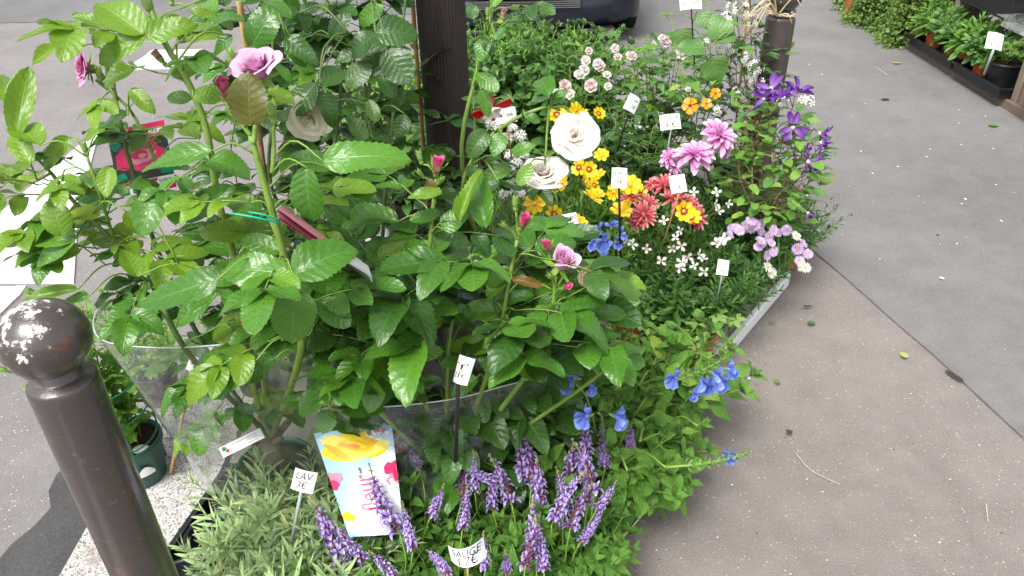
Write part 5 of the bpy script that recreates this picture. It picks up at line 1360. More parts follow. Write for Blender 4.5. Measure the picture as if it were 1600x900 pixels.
q1 = G(1040, 120, .6); sm_rose((q1.x, q1.y, 0), 'small shrub rose with scattered white flowers beside the jasmine', .72, .24, 20, ['shrub_leaf', 'vine_leaf', 'rose_leaf'],
        [(1040,65,2.85,1.0), (1062,85,2.8,1.1), (1072,82,2.8,1.0), (1035,62,2.85,.9), (988,88,2.9,.8), (1075,140,2.7,.5), (1020,70,2.9,.7)], WFL, 'white flowered shrub roses')
q1 = G(985, 215, .5); sm_rose((q1.x, q1.y, 0), 'dark leaved shrub rose without flowers behind the yellow daisies', .56, .24, 20, ['rose_dark', 'gloss_leaf'], [], WFL, 'white flowered shrub roses')
# heart leaved black-eyed vine with orange flowers
q1 = G(1095, 110, .65); th = Plant('thunbergia_vine', 'vine with heart shaped leaves and orange flowers near the jasmine', 'vine', (q1.x, q1.y, 0))
pot(th.root, th.loc, .08, .15, 'black_plastic')
for (pts) in ([(1090,170),(1085,90),(1080,20)], [(1105,160),(1120,80),(1105,10)], [(1080,180),(1060,110),(1050,30)], [(1110,170),(1135,110),(1145,60)]):
    c_ = th.cane([th.loc+Vector((0, 0, .13))]+[P(x, y, 2.75) for x, y in pts], .0025, .0014)
    th.along(c_, .3, 1, 7, .055, 1, 'vine_leaf', pet=.035, kind='heart')
for a in [(1112,90,1125,130,.85,2.6), (1100,75,1055,70,.6,2.6), (1130,60,1115,20,.8,2.6), (1062,45,1068,78,.9,2.6), (1095,20,1110,45,.7,2.65), (1150,55,1110,60,.5,2.6)]: th.pix(*a, mat='shrub_leaf', kind='heart')
op = petal_T(.018, .02, 4, 4, .1, -.1, .9, .15, .1); OFL = mk('flower', radial_t([(5, .15, op, .003, 0, 0)], 2, (.004, .003, 1)), [M['orange_petal'], M['maroon_petal']])
for (x, y, s_) in ((1078,165,1.35), (1104,162,.9), (1118,146,.9)):
    q = P(x, y, 2.55); obj('flower', OFL, th.root, aim(q, (.0, -.9, .4), s_)); th.link(q+Vector((0, .01, 0)), r=.001)
th.done()
# star jasmine on canes
q1 = G(1165, 120, .55); js = Plant('jasmine_plant', 'star jasmine with white flower clusters climbing beside the far bollard', 'jasmine', (q1.x, q1.y, 0), stem='stem_brown')
pot(js.root, js.loc, .09, .16, 'black_plastic')
for pts in ([(1170,200),(1160,100),(1150,10)], [(1180,190),(1175,100),(1172,0)], [(1160,210),(1140,120),(1150,60)], [(1190,200),(1185,140),(1180,60)]):
    c_ = js.cane([js.loc+Vector((0, 0, .14))]+[P(x, y, 2.8) for x, y in pts], .003, .0018)
    js.along(c_, .25, 1, 14, .05, 1, ['gloss_leaf', 'gloss_leaf', 'shrub_leaf'], pet=.02, kind='ovate')
obj('cane', mk('cane', tube([js.loc+Vector((.0, .0, .1)), P(1172, -30, 2.8)], .006, 7), M['bamboo']), js.root)
jp = petal_T(.010, .0055, 2, 3, .2, -.1, .9, .2); jst = radial_t([(5, .1, jp, .001, 0, 0)], 1, (.0012, .002, 1))
def cluster_t(seed, n, R):
    g = random.Random(seed); b = MB()
    for k in range(n):
        v = Vector((g.uniform(-1, 1), g.uniform(-1, 1), g.uniform(-.6, 1))); v = v/max(1, v.length)
        b.add(jst, aim(v*R, v+UP*.4, g.uniform(.8, 1.2), g.uniform(0, 6)), rnd=g.random()); b.add(tube([v*R, Vector((0, 0, -R))], .0006, 4, False), mi=2)
    return b.t()
JCL = [mk('flower_cluster', cluster_t(k, 9, .026), [M['white_petal'], M['pollen'], M['stem_green']]) for k in range(4)]
for (x, y) in ((1150,8),(1160,16),(1138,28),(1180,35),(1112,65),(1128,70),(1142,76),(1168,92),(1180,104),(1176,118),(1152,145),(1122,172),(1180,130),(1262,160),(1265,190),(1225,160)):
    q = P(x+U(-3, 3), y+U(-3, 3), 2.66+U(-.06, .06)); obj('flower_cluster', JCL[rng.randrange(4)], js.root if x < 1210 else js.root, aim(q, (U(-.5, .5), -.6, .6), U(.7, 1.1), U(0, 6))); js.link(q, r=.0009)
js.fill(P(1155, 120, 2.9), (.18, .12, .30), 150, .052, 1, ['gloss_leaf', 'gloss_leaf', 'shrub_leaf'], 'ovate', linkd=.2, shell=.1)
js.done()
# clematis
q1 = G(1215, 300, .2); cl = Plant('clematis_plant', 'clematis with purple star flowers and pale green leaves on the pavement side', 'clematis', (q1.x-.02, q1.y+.05, 0), stem='stem_brown')
pot(cl.root, cl.loc, .09, .17, 'black_plastic')
for pts in ([(1190,330),(1210,240),(1200,170)], [(1200,330),(1240,250),(1235,180)], [(1215,330),(1250,290),(1262,240)], [(1180,330),(1175,240),(1180,190)], [(1190,340),(1160,290),(1150,230)], [(1205,340),(1225,300),(1240,340)], [(1200,330),(1225,220),(1265,210)]):
    c_ = cl.cane([cl.loc+Vector((0, 0, .15))]+[P(x, y, 2.55+U(-.08, .08)) for x, y in pts], .0022, .0012)
    cl.along(c_, .15, 1, 15, .048, 1, ['vine_leaf', 'vine_leaf', 'shrub_leaf'], pet=.022, kind='vine')
for k in range(3): obj('cane', mk('cane', tube([cl.loc+Vector((.05*(k-1), .03*k, .1)), P(1165+18*k, 190, 2.6)], .0045, 7), M['bamboo']), cl.root)
cl.fill(P(1200, 270, 2.65), (.18, .14, .26), 230, .054, 1, ['vine_leaf', 'shrub_leaf', 'vine_leaf'], 'vine', linkd=.15, shell=.1)
cp = petal_T(.042, .018, 4, 6, .35, .10, .8, .45); cpr = petal_T(.040, .017, 4, 6, .5, -.28, .8, .5, 0, 3, .003); CFL = mk('flower', radial_t([(3, .45, cpr, .003, 0, 0), (3, .05, cp, .003, 0, 0)], 4, (.006, .012, 1)), [M['clematis_petal'], M['white_petal']])
CFB = mk('flower', radial_t([(3, .95, cpr, .003, 0, 0), (2, .6, cpr, .003, 0, 0)], 5, (.006, .012, 1)), [M['clematis_petal'], M['white_petal']])
for (x, y, s_, b_, ax) in ((1238,200,1.2,0,(.0,-.8,.5)), (1280,208,1.05,1,(.8,-.3,-.2)), (1205,140,1.25,0,(-.3,-.5,.6)), (1230,148,1.0,1,(.3,-.4,.6)), (1245,145,1.2,1,(.3,-.3,.9)), (1262,252,1.15,1,(.7,-.2,-.4)), (1282,222,.8,1,(.6,-.5,-.5)), (1262,332,.8,1,(.4,-.5,-.7)), (1195,155,1.0,1,(-.5,-.4,.2)), (1215,150,.9,1,(.1,-.5,.8)), (1255,235,.7,1,(.5,-.4,.2))):
    q = P(x, y, 2.48); obj('flower', CFB if b_ else CFL, cl.root, aim(q, ax, s_, U(0, 6))); cl.link(q-Vector(ax)*.01, r=.0011)
cl.done()

# ------------------------------------------------------------------ dahlias
def dahlia(root, q, axis, R, kind, mat, n=(8, 10, 10, 8, 6)):
    key = ('dah', kind, mat)
    if key not in RP:
        RP[key] = (mk('petal', petal_T(1.0, .36, 4, 6, .55, -.12, .75, .35) if kind == 'd' else petal_T(1.05, .26, 4, 6, .9, .10, .7, .6), M[mat]), mk('flower', MB().add(lathe([(.05, -.35), (.2, -.3), (.28, -.12), (.22, .0), (.12, .1), (.01, .13)], 12)), M['sepal']))
    pm, cm = RP[key]; Aq = aim(q, axis, R, U(0, 6)); fl = obj('flower', cm, root, Aq)
    for L, cnt in enumerate(n):
        if not cnt: continue
        tilt = (-.10, .18, .50, .85, 1.2)[L]; ln = (1.0, .92, .76, .55, .36)[L]; off = U(0, 6)
        for k in range(cnt):
            a = off+6.2832*k/cnt+U(-.1, .1); o = Vector((math.cos(a), math.sin(a), 0)); tl = tilt+U(-.15, .15)
            obj('petal', pm, fl, Aq @ frame(o*.08+UP*(.02*L), o*math.cos(tl)+UP*math.sin(tl), UP*math.cos(tl)-o*math.sin(tl), ln*U(.9, 1.08)))
DAHL = shoots('dahl', 5, ('stem_green', 'shrub_leaf'), H=.24, nn=5, kinds='patens', leafL=.07, ang=(1.2, .7), opposite=True, bend=.2, r=.003, stalk=.2, tuft=5)
def dahlia_plant(loc, label, mat, fl, group, dd):
    t_ = thing('dahlia_plant', label, 'dahlia', loc, group); pot(t_, loc, .075, .13, 'black_plastic'); L0 = Vector(loc)
    bush(t_, L0+Vector((0, 0, .11)), DAHL, 12, .05, .7, (.75, 1.1))
    for (x, y, d, R, ax) in fl:
        q = P(x, y, d); a = Vector(ax).normalized(); dahlia(t_, q, a, R, 'd' if mat == 'dahlia_pink' else 'c', mat, (8, 10, 10, 8, 6) if mat == 'dahlia_pink' else (8, 9, 7, 5, 0))
        obj('flower_stem', mk('flower_stem', tube(smooth_path([L0+Vector((U(-.02, .02), U(-.02, .02), .12)), L0.lerp(q, .6)+Vector((0, 0, .1)), q-a*R*.6-UP*.03, q-a*R*.3], 10), [.004, .003], 6), M['stem_dark']), t_)
q1 = G(1110, 370, 0)
dahlia_plant((q1.x, q1.y, 0), 'tall dahlia with large pink double flowers beside the clematis', 'dahlia_pink', [(1124,212,2.45,.062,(.35,-.5,.75)), (1086,243,2.4,.066,(-.1,-.25,1)), (1046,247,2.45,.036,(-.5,-.4,.6)), (1055,262,2.45,.022,(-.3,-.6,.5)), (1130,230,2.5,.04,(.6,-.4,.4))], 'dahlias', 2.4)
q1 = G(1010, 430, 0)
dahlia_plant((q1.x, q1.y, 0), 'coral red dahlia left of the price tag on a bamboo stake', 'dahlia_coral', [(1005,335,2.35,.042,(.1,-.6,.6)), (1012,318,2.4,.035,(.3,-.3,.9)), (995,345,2.35,.03,(-.2,-.8,.3)), (985,310,2.4,.03,(-.4,-.4,.8))], 'dahlias', 2.4)
q1 = G(1075, 420, 0)
dahlia_plant((q1.x, q1.y, 0), 'coral red dahlia under the pink dahlia flowers', 'dahlia_coral', [(1040,290,2.4,.042,(-.2,-.4,.9)), (1055,312,2.38,.046,(0,-.5,.9)), (1075,322,2.36,.04,(.2,-.6,.6)), (1088,340,2.35,.04,(.6,-.6,.3)), (1020,290,2.45,.03,(-.4,-.3,.7))], 'dahlias', 2.4)

# ------------------------------------------------------------------ yellow coreopsis
yp = petal_T(.022, .015, 4, 4, .2, .05, .9, .12, .12); mp = petal_T(.0068, .0062, 2, 2, .2, .1)
YFL = [mk('flower', radial_t([(8, .02+.1*k, yp, .003, 0, 0)] + [(8, .2, mp, .003, .0014, 1)]*(k % 2), k, (.0050, .005, 2)), [M['yellow_petal'], M['maroon_petal'], M['pollen']]) for k in range(4)]
CORE = shoots('core', 5, ('stem_green', 'grass_leaf'), H=.26, nn=9, kinds='strap', leafL=.085, ang=(.7, .35), opposite=True, bend=.3, r=.0012, stalk=0, gap0=.05)
YF = [(920,265),(928,290),(925,310),(935,275),(870,295),(842,310),(880,285),(905,262),(940,243),(870,180),(900,172),(910,180),(935,178),(890,182),(985,290),(990,300),(978,325),(970,330),(1068,330),(1078,340),(905,348),(865,335),(835,318),(1000,305),(898,352),(915,285),(932,305),(960,300)]
cpl = []
for (x, y, wd) in ((875, 430, 'beneath the white rose blooms'), (935, 425, 'in the middle with the most open flowers'), (985, 420, 'mixed with the coral dahlias')):
    q1 = G(x, y, 0); t_ = thing('coreopsis_plant', 'yellow daisy flowered coreopsis, '+wd, 'coreopsis', (q1.x, q1.y, 0), 'yellow coreopsis pots'); cpl.append((t_, q1))
    pot(t_, (q1.x, q1.y, 0), .07, .12, 'black_plastic'); bush(t_, (q1.x, q1.y, .10), CORE, 38, .06, .6, (.8, 1.35))
for (x, y) in YF:
    d = 2.3+.0035*(330-y)+U(-.06, .06); q = P(x, y, d); own = min(cpl, key=lambda s_: (s_[1].xy-q.xy).length); ax = Vector((U(-.8, .8), U(-1, .1), U(.25, 1)))
    obj('flower', YFL[rng.randrange(4)], own[0], aim(q, ax, U(1.05, 1.5), U(0, 6)))
    obj('flower_stem', mk('flower_stem', tube(smooth_path([own[1]+Vector((U(-.04, .04), U(-.04, .04), .11)), own[1].lerp(q, .6)+Vector((0, 0, .08)), q], 7), [.0016, .001], 4), M['stem_green']), own[0])
# white alyssum / small white clusters right of the post
al = thing('candytuft_plant', 'low plant with tiny white flower clusters between post and yellow daisies', 'plant', G(800, 400, 0))
pot(al, G(800, 400, 0), .075, .13, 'black_plastic'); q1 = G(800, 400, .11)
bush(al, q1, CORE, 30, .06, .6, (.8, 1.3))
ALY = [mk('flower_cluster', cluster_t(20+k, 16, .014), [M['white_petal'], M['pollen'], M['stem_green']]) for k in range(3)]
for (x, y) in ((800,200),(812,215),(795,215),(806,258),(820,280),(795,285),(808,295),(790,190),(815,240),(798,240),(765,195),(785,262),(790,300),(812,300),(760,180),(775,205)):
    q = P(x+U(-4, 4), y+U(-4, 4), 2.3); obj('flower_cluster', ALY[rng.randrange(3)], al, aim(q, (U(-.4, .4), -.4, 1), U(.8, 1.2)))
    obj('flower_stem', mk('flower_stem', tube(smooth_path([q1, q1.lerp(q, .6)+Vector((0, 0, .04)), q], 6), .001, 4), M['stem_green']), al)

# ------------------------------------------------------------------ gaura, narrow leaved plants, asters in the white tray
GAU = shoots('gaura', 5, ('stem_green', 'grass_leaf'), H=.20, nn=13, kinds='lance', leafL=.075, ang=(1.2, .6), opposite=False, bend=.3, r=.0018, stalk=0, gap0=.1)
PEN = shoots('penst', 6, ('stem_dark', 'narrow_leaf'), H=.22, nn=16, kinds='lance', leafL=.055, ang=(1.25, .5), opposite=True, bend=.3, r=.0018, stalk=0, tuft=4, gap0=.12)
AST = shoots('aster', 5, ('stem_green', 'aster_leaf'), H=.22, nn=16, kinds='lance', leafL=.045, ang=(1.2, .6), opposite=False, bend=.3, r=.0014, stalk=0, tuft=3)
gp_ = petal_T(.015, .009, 3, 4, .2, .1, .9, .25); GFL = mk('flower', radial_t([(4, .2, gp_, .001, 0, 0)], 6, (.0015, .006, 1)), [M['blush_petal'], M['sepal']])
GFW = mk('flower', radial_t([(4, .3, gp_, .001, 0, 0)], 8, (.0015, .006, 1)), [M['white_petal'], M['sepal']])
gl = []
for (x, y, wd) in ((985, 490, 'beside the blue delphinium spray'), (1035, 480, 'in front of the coral dahlias'), (1080, 470, 'on the left of the asters')):
    q1 = G(x, y, .0); t_ = thing('gaura_plant', 'narrow leaved gaura with small pale pink flowers, '+wd, 'gaura', (q1.x, q1.y, 0), 'gaura pots'); gl.append((t_, q1))
    pot(t_, (q1.x, q1.y, 0), .065, .11, 'terracotta'); bush(t_, (q1.x, q1.y, .09), GAU, 30, .055, .7, (.8, 1.25))
for (x, y) in ((985,382),(980,376),(1040,345),(1062,360),(1058,372),(1033,408),(1068,410),(1075,402),(1085,415),(1065,418),(1120,320),(1125,330),(1118,300),(1128,375),(1135,372),(1120,380),(1085,300),(1100,405),(1012,388),(1048,388),(1092,398),(1140,318),(1130,380),(1062,384),(1100,425)):
    q = P(x+U(-3, 3), y, 2.3+U(-.08, .08)); own = min(gl, key=lambda s_: (s_[1].xy-q.xy).length)
    obj('flower', rng.choice([GFL, GFW]), own[0], aim(q, (U(-.6, .6), U(-1, -.2), U(0, .8)), U(.9, 1.3), U(0, 6)))
    obj('flower_stem', mk('flower_stem', tube(smooth_path([own[1]+Vector((0, 0, .1)), own[1].lerp(q, .6)+Vector((U(-.02, .02), 0, .08)), q], 7), [.0015, .0009], 4), M['stem_green']), own[0])
pl = [(1060, 548, 'behind the orange pots'), (1115, 540, 'at the near corner of the white tray'), (1155, 500, 'along the white tray edge'), (1100, 480, 'in the middle of the white tray'), (1195, 462, 'at the far end of the white tray'), (1150, 450, 'behind the others in the white tray'), (1045, 500, 'on the left of the white tray')]
for (x, y, wd) in pl:
    q1 = G(x-22, y-14, .0); t_ = thing('penstemon_plant', 'dense dark narrow leaved plant, '+wd, 'plant', (q1.x, q1.y, .012), 'narrow leaved pots in the white tray')
    pot(t_, (q1.x, q1.y, .012), .06, .10, 'terracotta'); bush(t_, (q1.x, q1.y, .085), PEN, 36, .055, .8, (.9, 1.4))
ap = petal_T(.015, .0038, 2, 3, .2, .0, .8, .25); AFL = [mk('flower', radial_t([(18, .08, ap, .003, 0, 0), (14, .2, ap, .002, .001, 0)], k, (.0042, .0035, 1)), [M['aster_petal'], M['pollen']]) for k in range(3)]
AFW = mk('flower', radial_t([(16, .05, ap, .003, 0, 0)], 9, (.0042, .0035, 1)), [M['white_petal'], M['pollen']])
asl = []
for (x, y, wd) in ((1175, 430, 'left of the pair by the clematis'), (1225, 415, 'right of the pair by the clematis')):
    q1 = G(x, y, .0); t_ = thing('aster_plant', 'lilac aster with yellow centred daisy flowers, '+wd, 'aster', (q1.x, q1.y, .012), 'lilac aster pots'); asl.append((t_, q1))
    pot(t_, (q1.x, q1.y, .012), .065, .11, 'terracotta'); bush(t_, (q1.x, q1.y, .09), AST, 44, .06, .9, (.75, 1.2))
for (x, y, w_) in ((1190,375,0),(1200,370,0),(1205,395,0),(1185,385,0),(1195,378,0),(1210,392,0),(1198,400,0),(1150,355,0),(1165,352,0),(1172,358,0),(1158,360,0),(1180,352,0),(1145,358,0),(1190,360,0),(1250,415,1),(1258,418,1),(1248,408,0),(1255,380,0),(1245,388,0),(1262,395,0),(1200,418,1),(1205,425,1),(1190,350,0),(1208,358,0),(1230,360,0),(1175,345,0),(1140,366,0),(1205,380,0),(1215,362,0),(1245,370,1)):
    q = P(x+U(-2, 2), y+U(-2, 2), 2.5+U(-.06, .06)); own = min(asl, key=lambda s_: (s_[1].xy-q.xy).length)
    obj('flower', AFW if w_ else AFL[rng.randrange(3)], own[0], aim(q, (U(-.3, .6), U(-1, -.3), U(.3, 1)), U(.85, 1.15), U(0, 6)))
    obj('flower_stem', mk('flower_stem', tube(smooth_path([own[1]+Vector((0, 0, .1)), own[1].lerp(q, .6)+Vector((0, 0, .08)), q], 7), [.0014, .0008], 4), M['stem_green']), own[0])
# white polystyrene tray
w0, w1 = G(1140, 556, .0), G(1223, 457, .0); wd_ = (w1-w0).normalized(); wn = Vector((-wd_.y, wd_.x, 0))
Mt = Matrix(((wd_.x, wn.x, 0, w0.x), (wd_.y, wn.y, 0, w0.y), (0, 0, 1, 0), (0, 0, 0, 1)))
tt = thing('polystyrene_tray', 'white polystyrene tray holding the asters and narrow leaved pots', 'tray', tuple(w0))
Lt = (w1-w0).length+.06
for nm, a, b_ in (('tray_wall', (-.02, .0, 0), (Lt, .022, .055)), ('tray_wall', (-.02, .50, 0), (Lt, .522, .055)), ('tray_wall', (-.02, .022, 0), (.002, .50, .055)), ('tray_wall', (Lt-.022, .022, 0), (Lt, .50, .055)), ('tray_bottom', (.002, .022, .002), (Lt-.022, .50, .012))):
    obj(nm, mk(nm, box(a, b_, .003 if nm == 'tray_wall' else 0), M['polystyrene'], False), tt, Mt)
# lobed pelargonium leaves in orange pots
LOB = [mk('leaf', lobed_T(k), M['lime_leaf']) for k in range(4)]
for (x, y, m_, wd) in ((1045, 562, 'orange_pot', 'in the orange pot left of its pair'), (1092, 572, 'terracotta', 'in the terracotta pot at the edge'), (985, 545, 'terracotta', 'next to the rose leaves')):
    q1 = G(x, y, 0); q1 = Vector((q1.x, q1.y+.05, 0)); t_ = thing('pelargonium_plant', 'bright green lobed leaf plant, '+wd, 'pelargonium', (q1.x, q1.y, 0), 'lobed leaf pots')
    pot(t_, (q1.x, q1.y, 0), .06, .11, m_); nst = MB()
    for k in range(34):
        a = k*2.4; q_ = math.sqrt((k+.5)/34); e = q1+Vector((math.cos(a)*.10*q_, math.sin(a)*.10*q_, .20-.08*q_+U(-.03, .05))); b0 = q1+Vector((math.cos(a)*.02, math.sin(a)*.02, .09))
        d = Vector((math.cos(a), math.sin(a), U(-.1, .6))); nst.add(tube(smooth_path([b0, b0.lerp(e, .6)+UP*.03, e], 6), [.0018, .0012], 5))
        obj('leaf', LOB[k % 4], t_, frame(e, d, UP+Vector((U(-.4, .4), U(-.5, .2), 0)), U(.035, .06)))
    obj('leaf_stalks', mk('leaf_stalks', nst, M['stem_green']), t_, kind='stuff')
# ------------------------------------------------------------------ price tags
def price_tag(px, py, d, wpx, hpx, roll, lines, stake_to, label, stake='tag_stake', bend=.25, yaw=0.0, size=.42, pitch=0.0, sr=.0022):
    c = P(px, py, d); k = d/FPX; w_, h_ = wpx*k, hpx*k
    cx = CAM_R @ Vector((1, 0, 0)); cy = CAM_R @ Vector((0, 1, 0)); cz = CAM_R @ Vector((0, 0, 1))
    R = Matrix.Rotation(math.radians(roll), 3, cz) @ Matrix.Rotation(math.radians(yaw), 3, cy) @ Matrix.Rotation(math.radians(pitch), 3, cx)
    ex, ey, ez = R @ cx, R @ cy, R @ cz
    foot = P(*stake_to)
    t_ = thing('price_tag', label, 'price tag', tuple(foot), 'handwritten price tags')
    def fn(a, b, off=0.0):
        u, v = a-.5, .5-b
        return tuple(c+ex*w_*u+ey*h_*v+ez*(-bend*w_*(u*u*2+.3*u*v)+off))
    def both(a, b): return fn(a, b)
    front = grid(8, 5, lambda a, b: fn(a, b, .0004)); back = grid(8, 5, lambda a, b: fn(1-a, b, -.0004))
    obj('stake', mk('stake', tube([foot, Vector(fn(.5, .95, -.003)), Vector(fn(.5, .3, -.003))], sr, 6), M[stake]), t_)
    co = obj('card', mk('card', MB().add(front).add(back), M['white_card']), t_)
    n = len(lines); asp = w_/h_
    for i, s_ in enumerate(lines):
        yc = (i+.5)/n*.84+.08; sz = min(size, .82/max(.8, len(s_)*.62*1.0))
        b = MB().add(letters(fn, s_, .5+U(-.03, .03), yc, sz, .0010, U(-.08, .08), asp=asp, shear=.2))
        obj('writing', mk('writing', b, M['ink'], False), co)
price_tag(1048, 190, 2.38, 32, 24, 6, ['DALIA', '3 €'], (1038, 260, 2.5), 'white tag reading DALIA 3 on a thin grey stake behind the pink dahlias', 'clear_stake')
price_tag(989, 162, 2.55, 22, 26, -25, ['ROSIER', '12€'], (965, 235, 2.7), 'tilted white tag on a dark stake in the shrub roses', yaw=25)
price_tag(968, 278, 2.15, 24, 32, -2, ['MARG', '9€'], (970, 425, 2.3), 'white tag on a tall black stake beside the yellow daisies', sr=.0035)
price_tag(1060, 287, 2.25, 25, 28, 10, ['DALIA', '3€'], (1036, 380, 2.35), 'white tag on a wooden stake above the coral dahlias', 'bamboo', sr=.003)
price_tag(892, 345, 2.1, 24, 24, 12, ['COREO', '4€'], (890, 400, 2.2), 'small white tag below the yellow daisies', 'bamboo', yaw=10)
price_tag(720, 578, 1.40, 27, 44, -16, ['ROSIER', '25€'], (712, 720, 1.52), 'bent white tag on a black stake standing in the front rose', bend=.9, sr=.004, yaw=-20)
price_tag(474, 752, 1.62, 36, 34, -14, ['LAV', '3€'], (456, 845, 1.68), 'white tag on a clear stake in the lavender', 'clear_stake', sr=.004)
price_tag(728, 872, 1.36, 58, 30, 10, ['SAUGE', '1.7€'], (732, 925, 1.42), 'curved white tag reading SAUGE among the purple spikes', 'bamboo', bend=1.3)
price_tag(1080, 4, 2.5, 34, 20, 3, ['ROSES'], (1085, 100, 2.7), 'white tag at the top edge above the heart leaved vine', bend=.2)
price_tag(790, 180, 2.1, 34, 24, 10, ['ROSIER'], (800, 250, 2.2), 'white tag behind the hanging red flower', 'bamboo')
price_tag(1130, 418, 2.2, 18, 24, -8, ['GAURA', '4€'], (1120, 470, 2.3), 'small white tag low among the gaura stems', 'clear_stake')
price_tag(300, 568, 1.75, 14, 24, -20, ['3€'], (300, 640, 1.9), 'small white tag inside the left plastic sleeve', 'clear_stake')
# printed strip label lying on the lavender under the tall rose
def strip(a, b, off=0.0):
    p0, p1 = P(345, 708, 1.72), P(410, 676, 1.68); n = (CAM_L-p0).normalized(); sd_ = (p1-p0).cross(n).normalized()
    return tuple(p0.lerp(p1, a)+n*(.018*math.sin(a*math.pi)+off)+sd_*(b-.5)*.024)
sl_ = thing('plant_label', 'curved white strip label with small print lying under the tall rose', 'label', strip(.5, .5))
so = obj('strip', mk('strip', grid(10, 3, lambda a, b: strip(a, b)), M['white_card']), sl_)
for k in range(3): obj('print', mk('print', letters(strip, 'une rose pour chaque jardin', .58, .25+.25*k, .052, .0012, 0, asp=2.6), M['ink'], False), so)
obj('print', mk('print', blob(strip, .1, .3, .05, .2, .0012, 4), M['print_green']), so); obj('print', mk('print', blob(strip, .16, .6, .04, .16, .0012, 5), M['print_red']), so)
# rose picture tag hanging in the tall rose
RC = [(166, 206), (256, 187), (276, 292), (188, 309)]
def rtag(u, v, off=0.0):
    (ax, ay), (bx, by), (cx, cy), (dx, dy) = RC
    px = (ax*(1-u)+bx*u)*(1-v)+(dx*(1-u)+cx*u)*v; py = (ay*(1-u)+by*u)*(1-v)+(dy*(1-u)+cy*u)*v
    return tuple(P(px, py, 1.56+.03*v-off+.01*math.sin(u*3)))
rt2 = thing('picture_tag', 'picture tag with a deep pink rose, hanging among the left rose stems', 'tag', rtag(.5, .5))
ro = obj('card', mk('card', MB().add(grid(8, 8, lambda a, b: rtag(a, b))).add(grid(8, 8, lambda a, b: rtag(1-a, b, -.0006))), M['white_card']), rt2)
def rect(fn, u0, v0, u1, v1, off, n=6): return grid(n, n, lambda a, b: fn(u0+(u1-u0)*a, v0+(v1-v0)*b, off))
pp = lambda t, m: obj('print', mk('print', t, M[m], True), ro)
pp(rect(rtag, .30, .0, 1, .09, .0008), 'print_magenta'); pp(rect(rtag, .0, .16, 1, .19, .0008), 'print_magenta'); pp(rect(rtag, .0, .20, 1, .80, .0008), 'print_black'); pp(rect(rtag, .0, .81, .70, .855, .0008), 'print_magenta'); pp(rect(rtag, .70, .93, 1, 1, .0008), 'print_magenta')
for k, (x, y, rx, ry, m_) in enumerate([(.50,.45,.44,.23,'print_magenta'), (.42,.38,.30,.13,'print_pink'), (.60,.55,.30,.12,'print_pink'), (.50,.45,.24,.11,'print_rose'), (.48,.43,.15,.07,'print_magenta'), (.52,.45,.07,.035,'print_rose'), (.1,.25,.10,.06,'print_green'), (.9,.72,.12,.06,'print_green'), (.1,.72,.1,.06,'print_green')]):
    pp(blob(rtag, x, y, rx, ry, .0012+.0003*k, 70+k, rough=.1), m_)
for k in range(3): pp(rect(rtag, .04+k*.2, .88, .18+k*.2, .98, .0012), 'print_green')
obj('lettering', mk('lettering', letters(rtag, 'FASHION', .62, .125, .11, .0012, 0, asp=.8), M['print_black'], False), ro)
obj('lettering', mk('lettering', letters(rtag, 'NIRP', .83, .87, .10, .0012, 0, asp=.8), M['print_black'], False), ro); obj('lettering', mk('lettering', letters(rtag, 'NIRP', .14, .10, .09, .0012, 0, asp=.8), M['print_green'], False), ro)
obj('tie', mk('tie', tube(smooth_path([Vector(rtag(.2, 0)), P(190, 180, 1.5), P(205, 165, 1.48), P(215, 150, 1.48)], 8), .0012, 5), M['tie_green']), rt2)
# folded leaflet seen nearly edge-on, tied with a green strip
lf = thing('folded_leaflet', 'folded red and white leaflet tied to the tall rose stem, seen edge-on', 'tag', tuple(P(500, 385, 1.24)))
for k in range(5):
    a0, a1 = P(432, 326+k*3, 1.22), P(582, 440-k*1.0, 1.30-.006*k)
    wv = (P(450, 322, 1.40+.015*k)-P(436, 334, 1.22))*(.5+.06*k)
    def lp(a, b, off=0.0, k=k, a0=a0, a1=a1, wv=wv): return tuple(a0.lerp(a1, a)+wv*b+Vector((0, 0, .004*math.sin(a*3+k)+off)))
    pg = obj('page', mk('page', grid(10, 3, lambda a, b: lp(a, b)), M['print_white']), lf)
    obj('print', mk('print', grid(8, 3, lambda a, b: lp(.01+a*.62, b*.98, .0006)), M[('print_rose', 'print_pink', 'print_magenta', 'print_rose', 'print_pink')[k]]), pg)
obj('tie', mk('tie', MB().add(tube(smooth_path([P(360, 333, 1.2), P(400, 340, 1.2), P(437, 348, 1.22)], 8), .0018, 5)).add(tube(smooth_path([P(388, 331, 1.2), P(415, 336, 1.2), P(437, 345, 1.22)], 8), .0016, 5)), M['tie_green']), lf)

# ------------------------------------------------------------------ shop rack at the upper right
RX = 2.90
rk = thing('plant_rack', 'weathered wooden plant rack along the shop side of the pavement', 'rack', (RX, 5.2, 0))
rb = lambda nm, a, b_, m_='timber', bev=.004: obj(nm, mk(nm, box(a, b_, bev), M[m_], False), rk)
rb('front_rail', (RX, 3.2, .0), (RX+.025, 6.75, .055)); rb('back_rail', (RX+.62, 3.2, .0), (RX+.645, 6.75, .055))
for k in range(5): rb('deck_board', (RX+.03+k*.118, 3.2, .035), (RX+.14+k*.118, 6.75, .053))
for k in range(5): rb('shelf_board', (RX+.24+k*.08, 3.2, .38), (RX+.315+k*.08, 5.42, .40))
rb('shelf_rail', (RX+.26, 3.2, .34), (RX+.285, 5.42, .378))
for (y, x) in ((5.30, RX+.10), (4.30, RX+.02), (4.22, RX+.02), (3.3, RX+.02)): rb('upright', (x, y, .05), (x+.16 if y > 5 else x+.10, y+.05, .56 if y > 5 else .40), 'timber_up')
for y in (5.30, 4.28, 3.3): rb('upright', (RX+.60, y, .055), (RX+.64, y+.05, .9), 'timber_up')
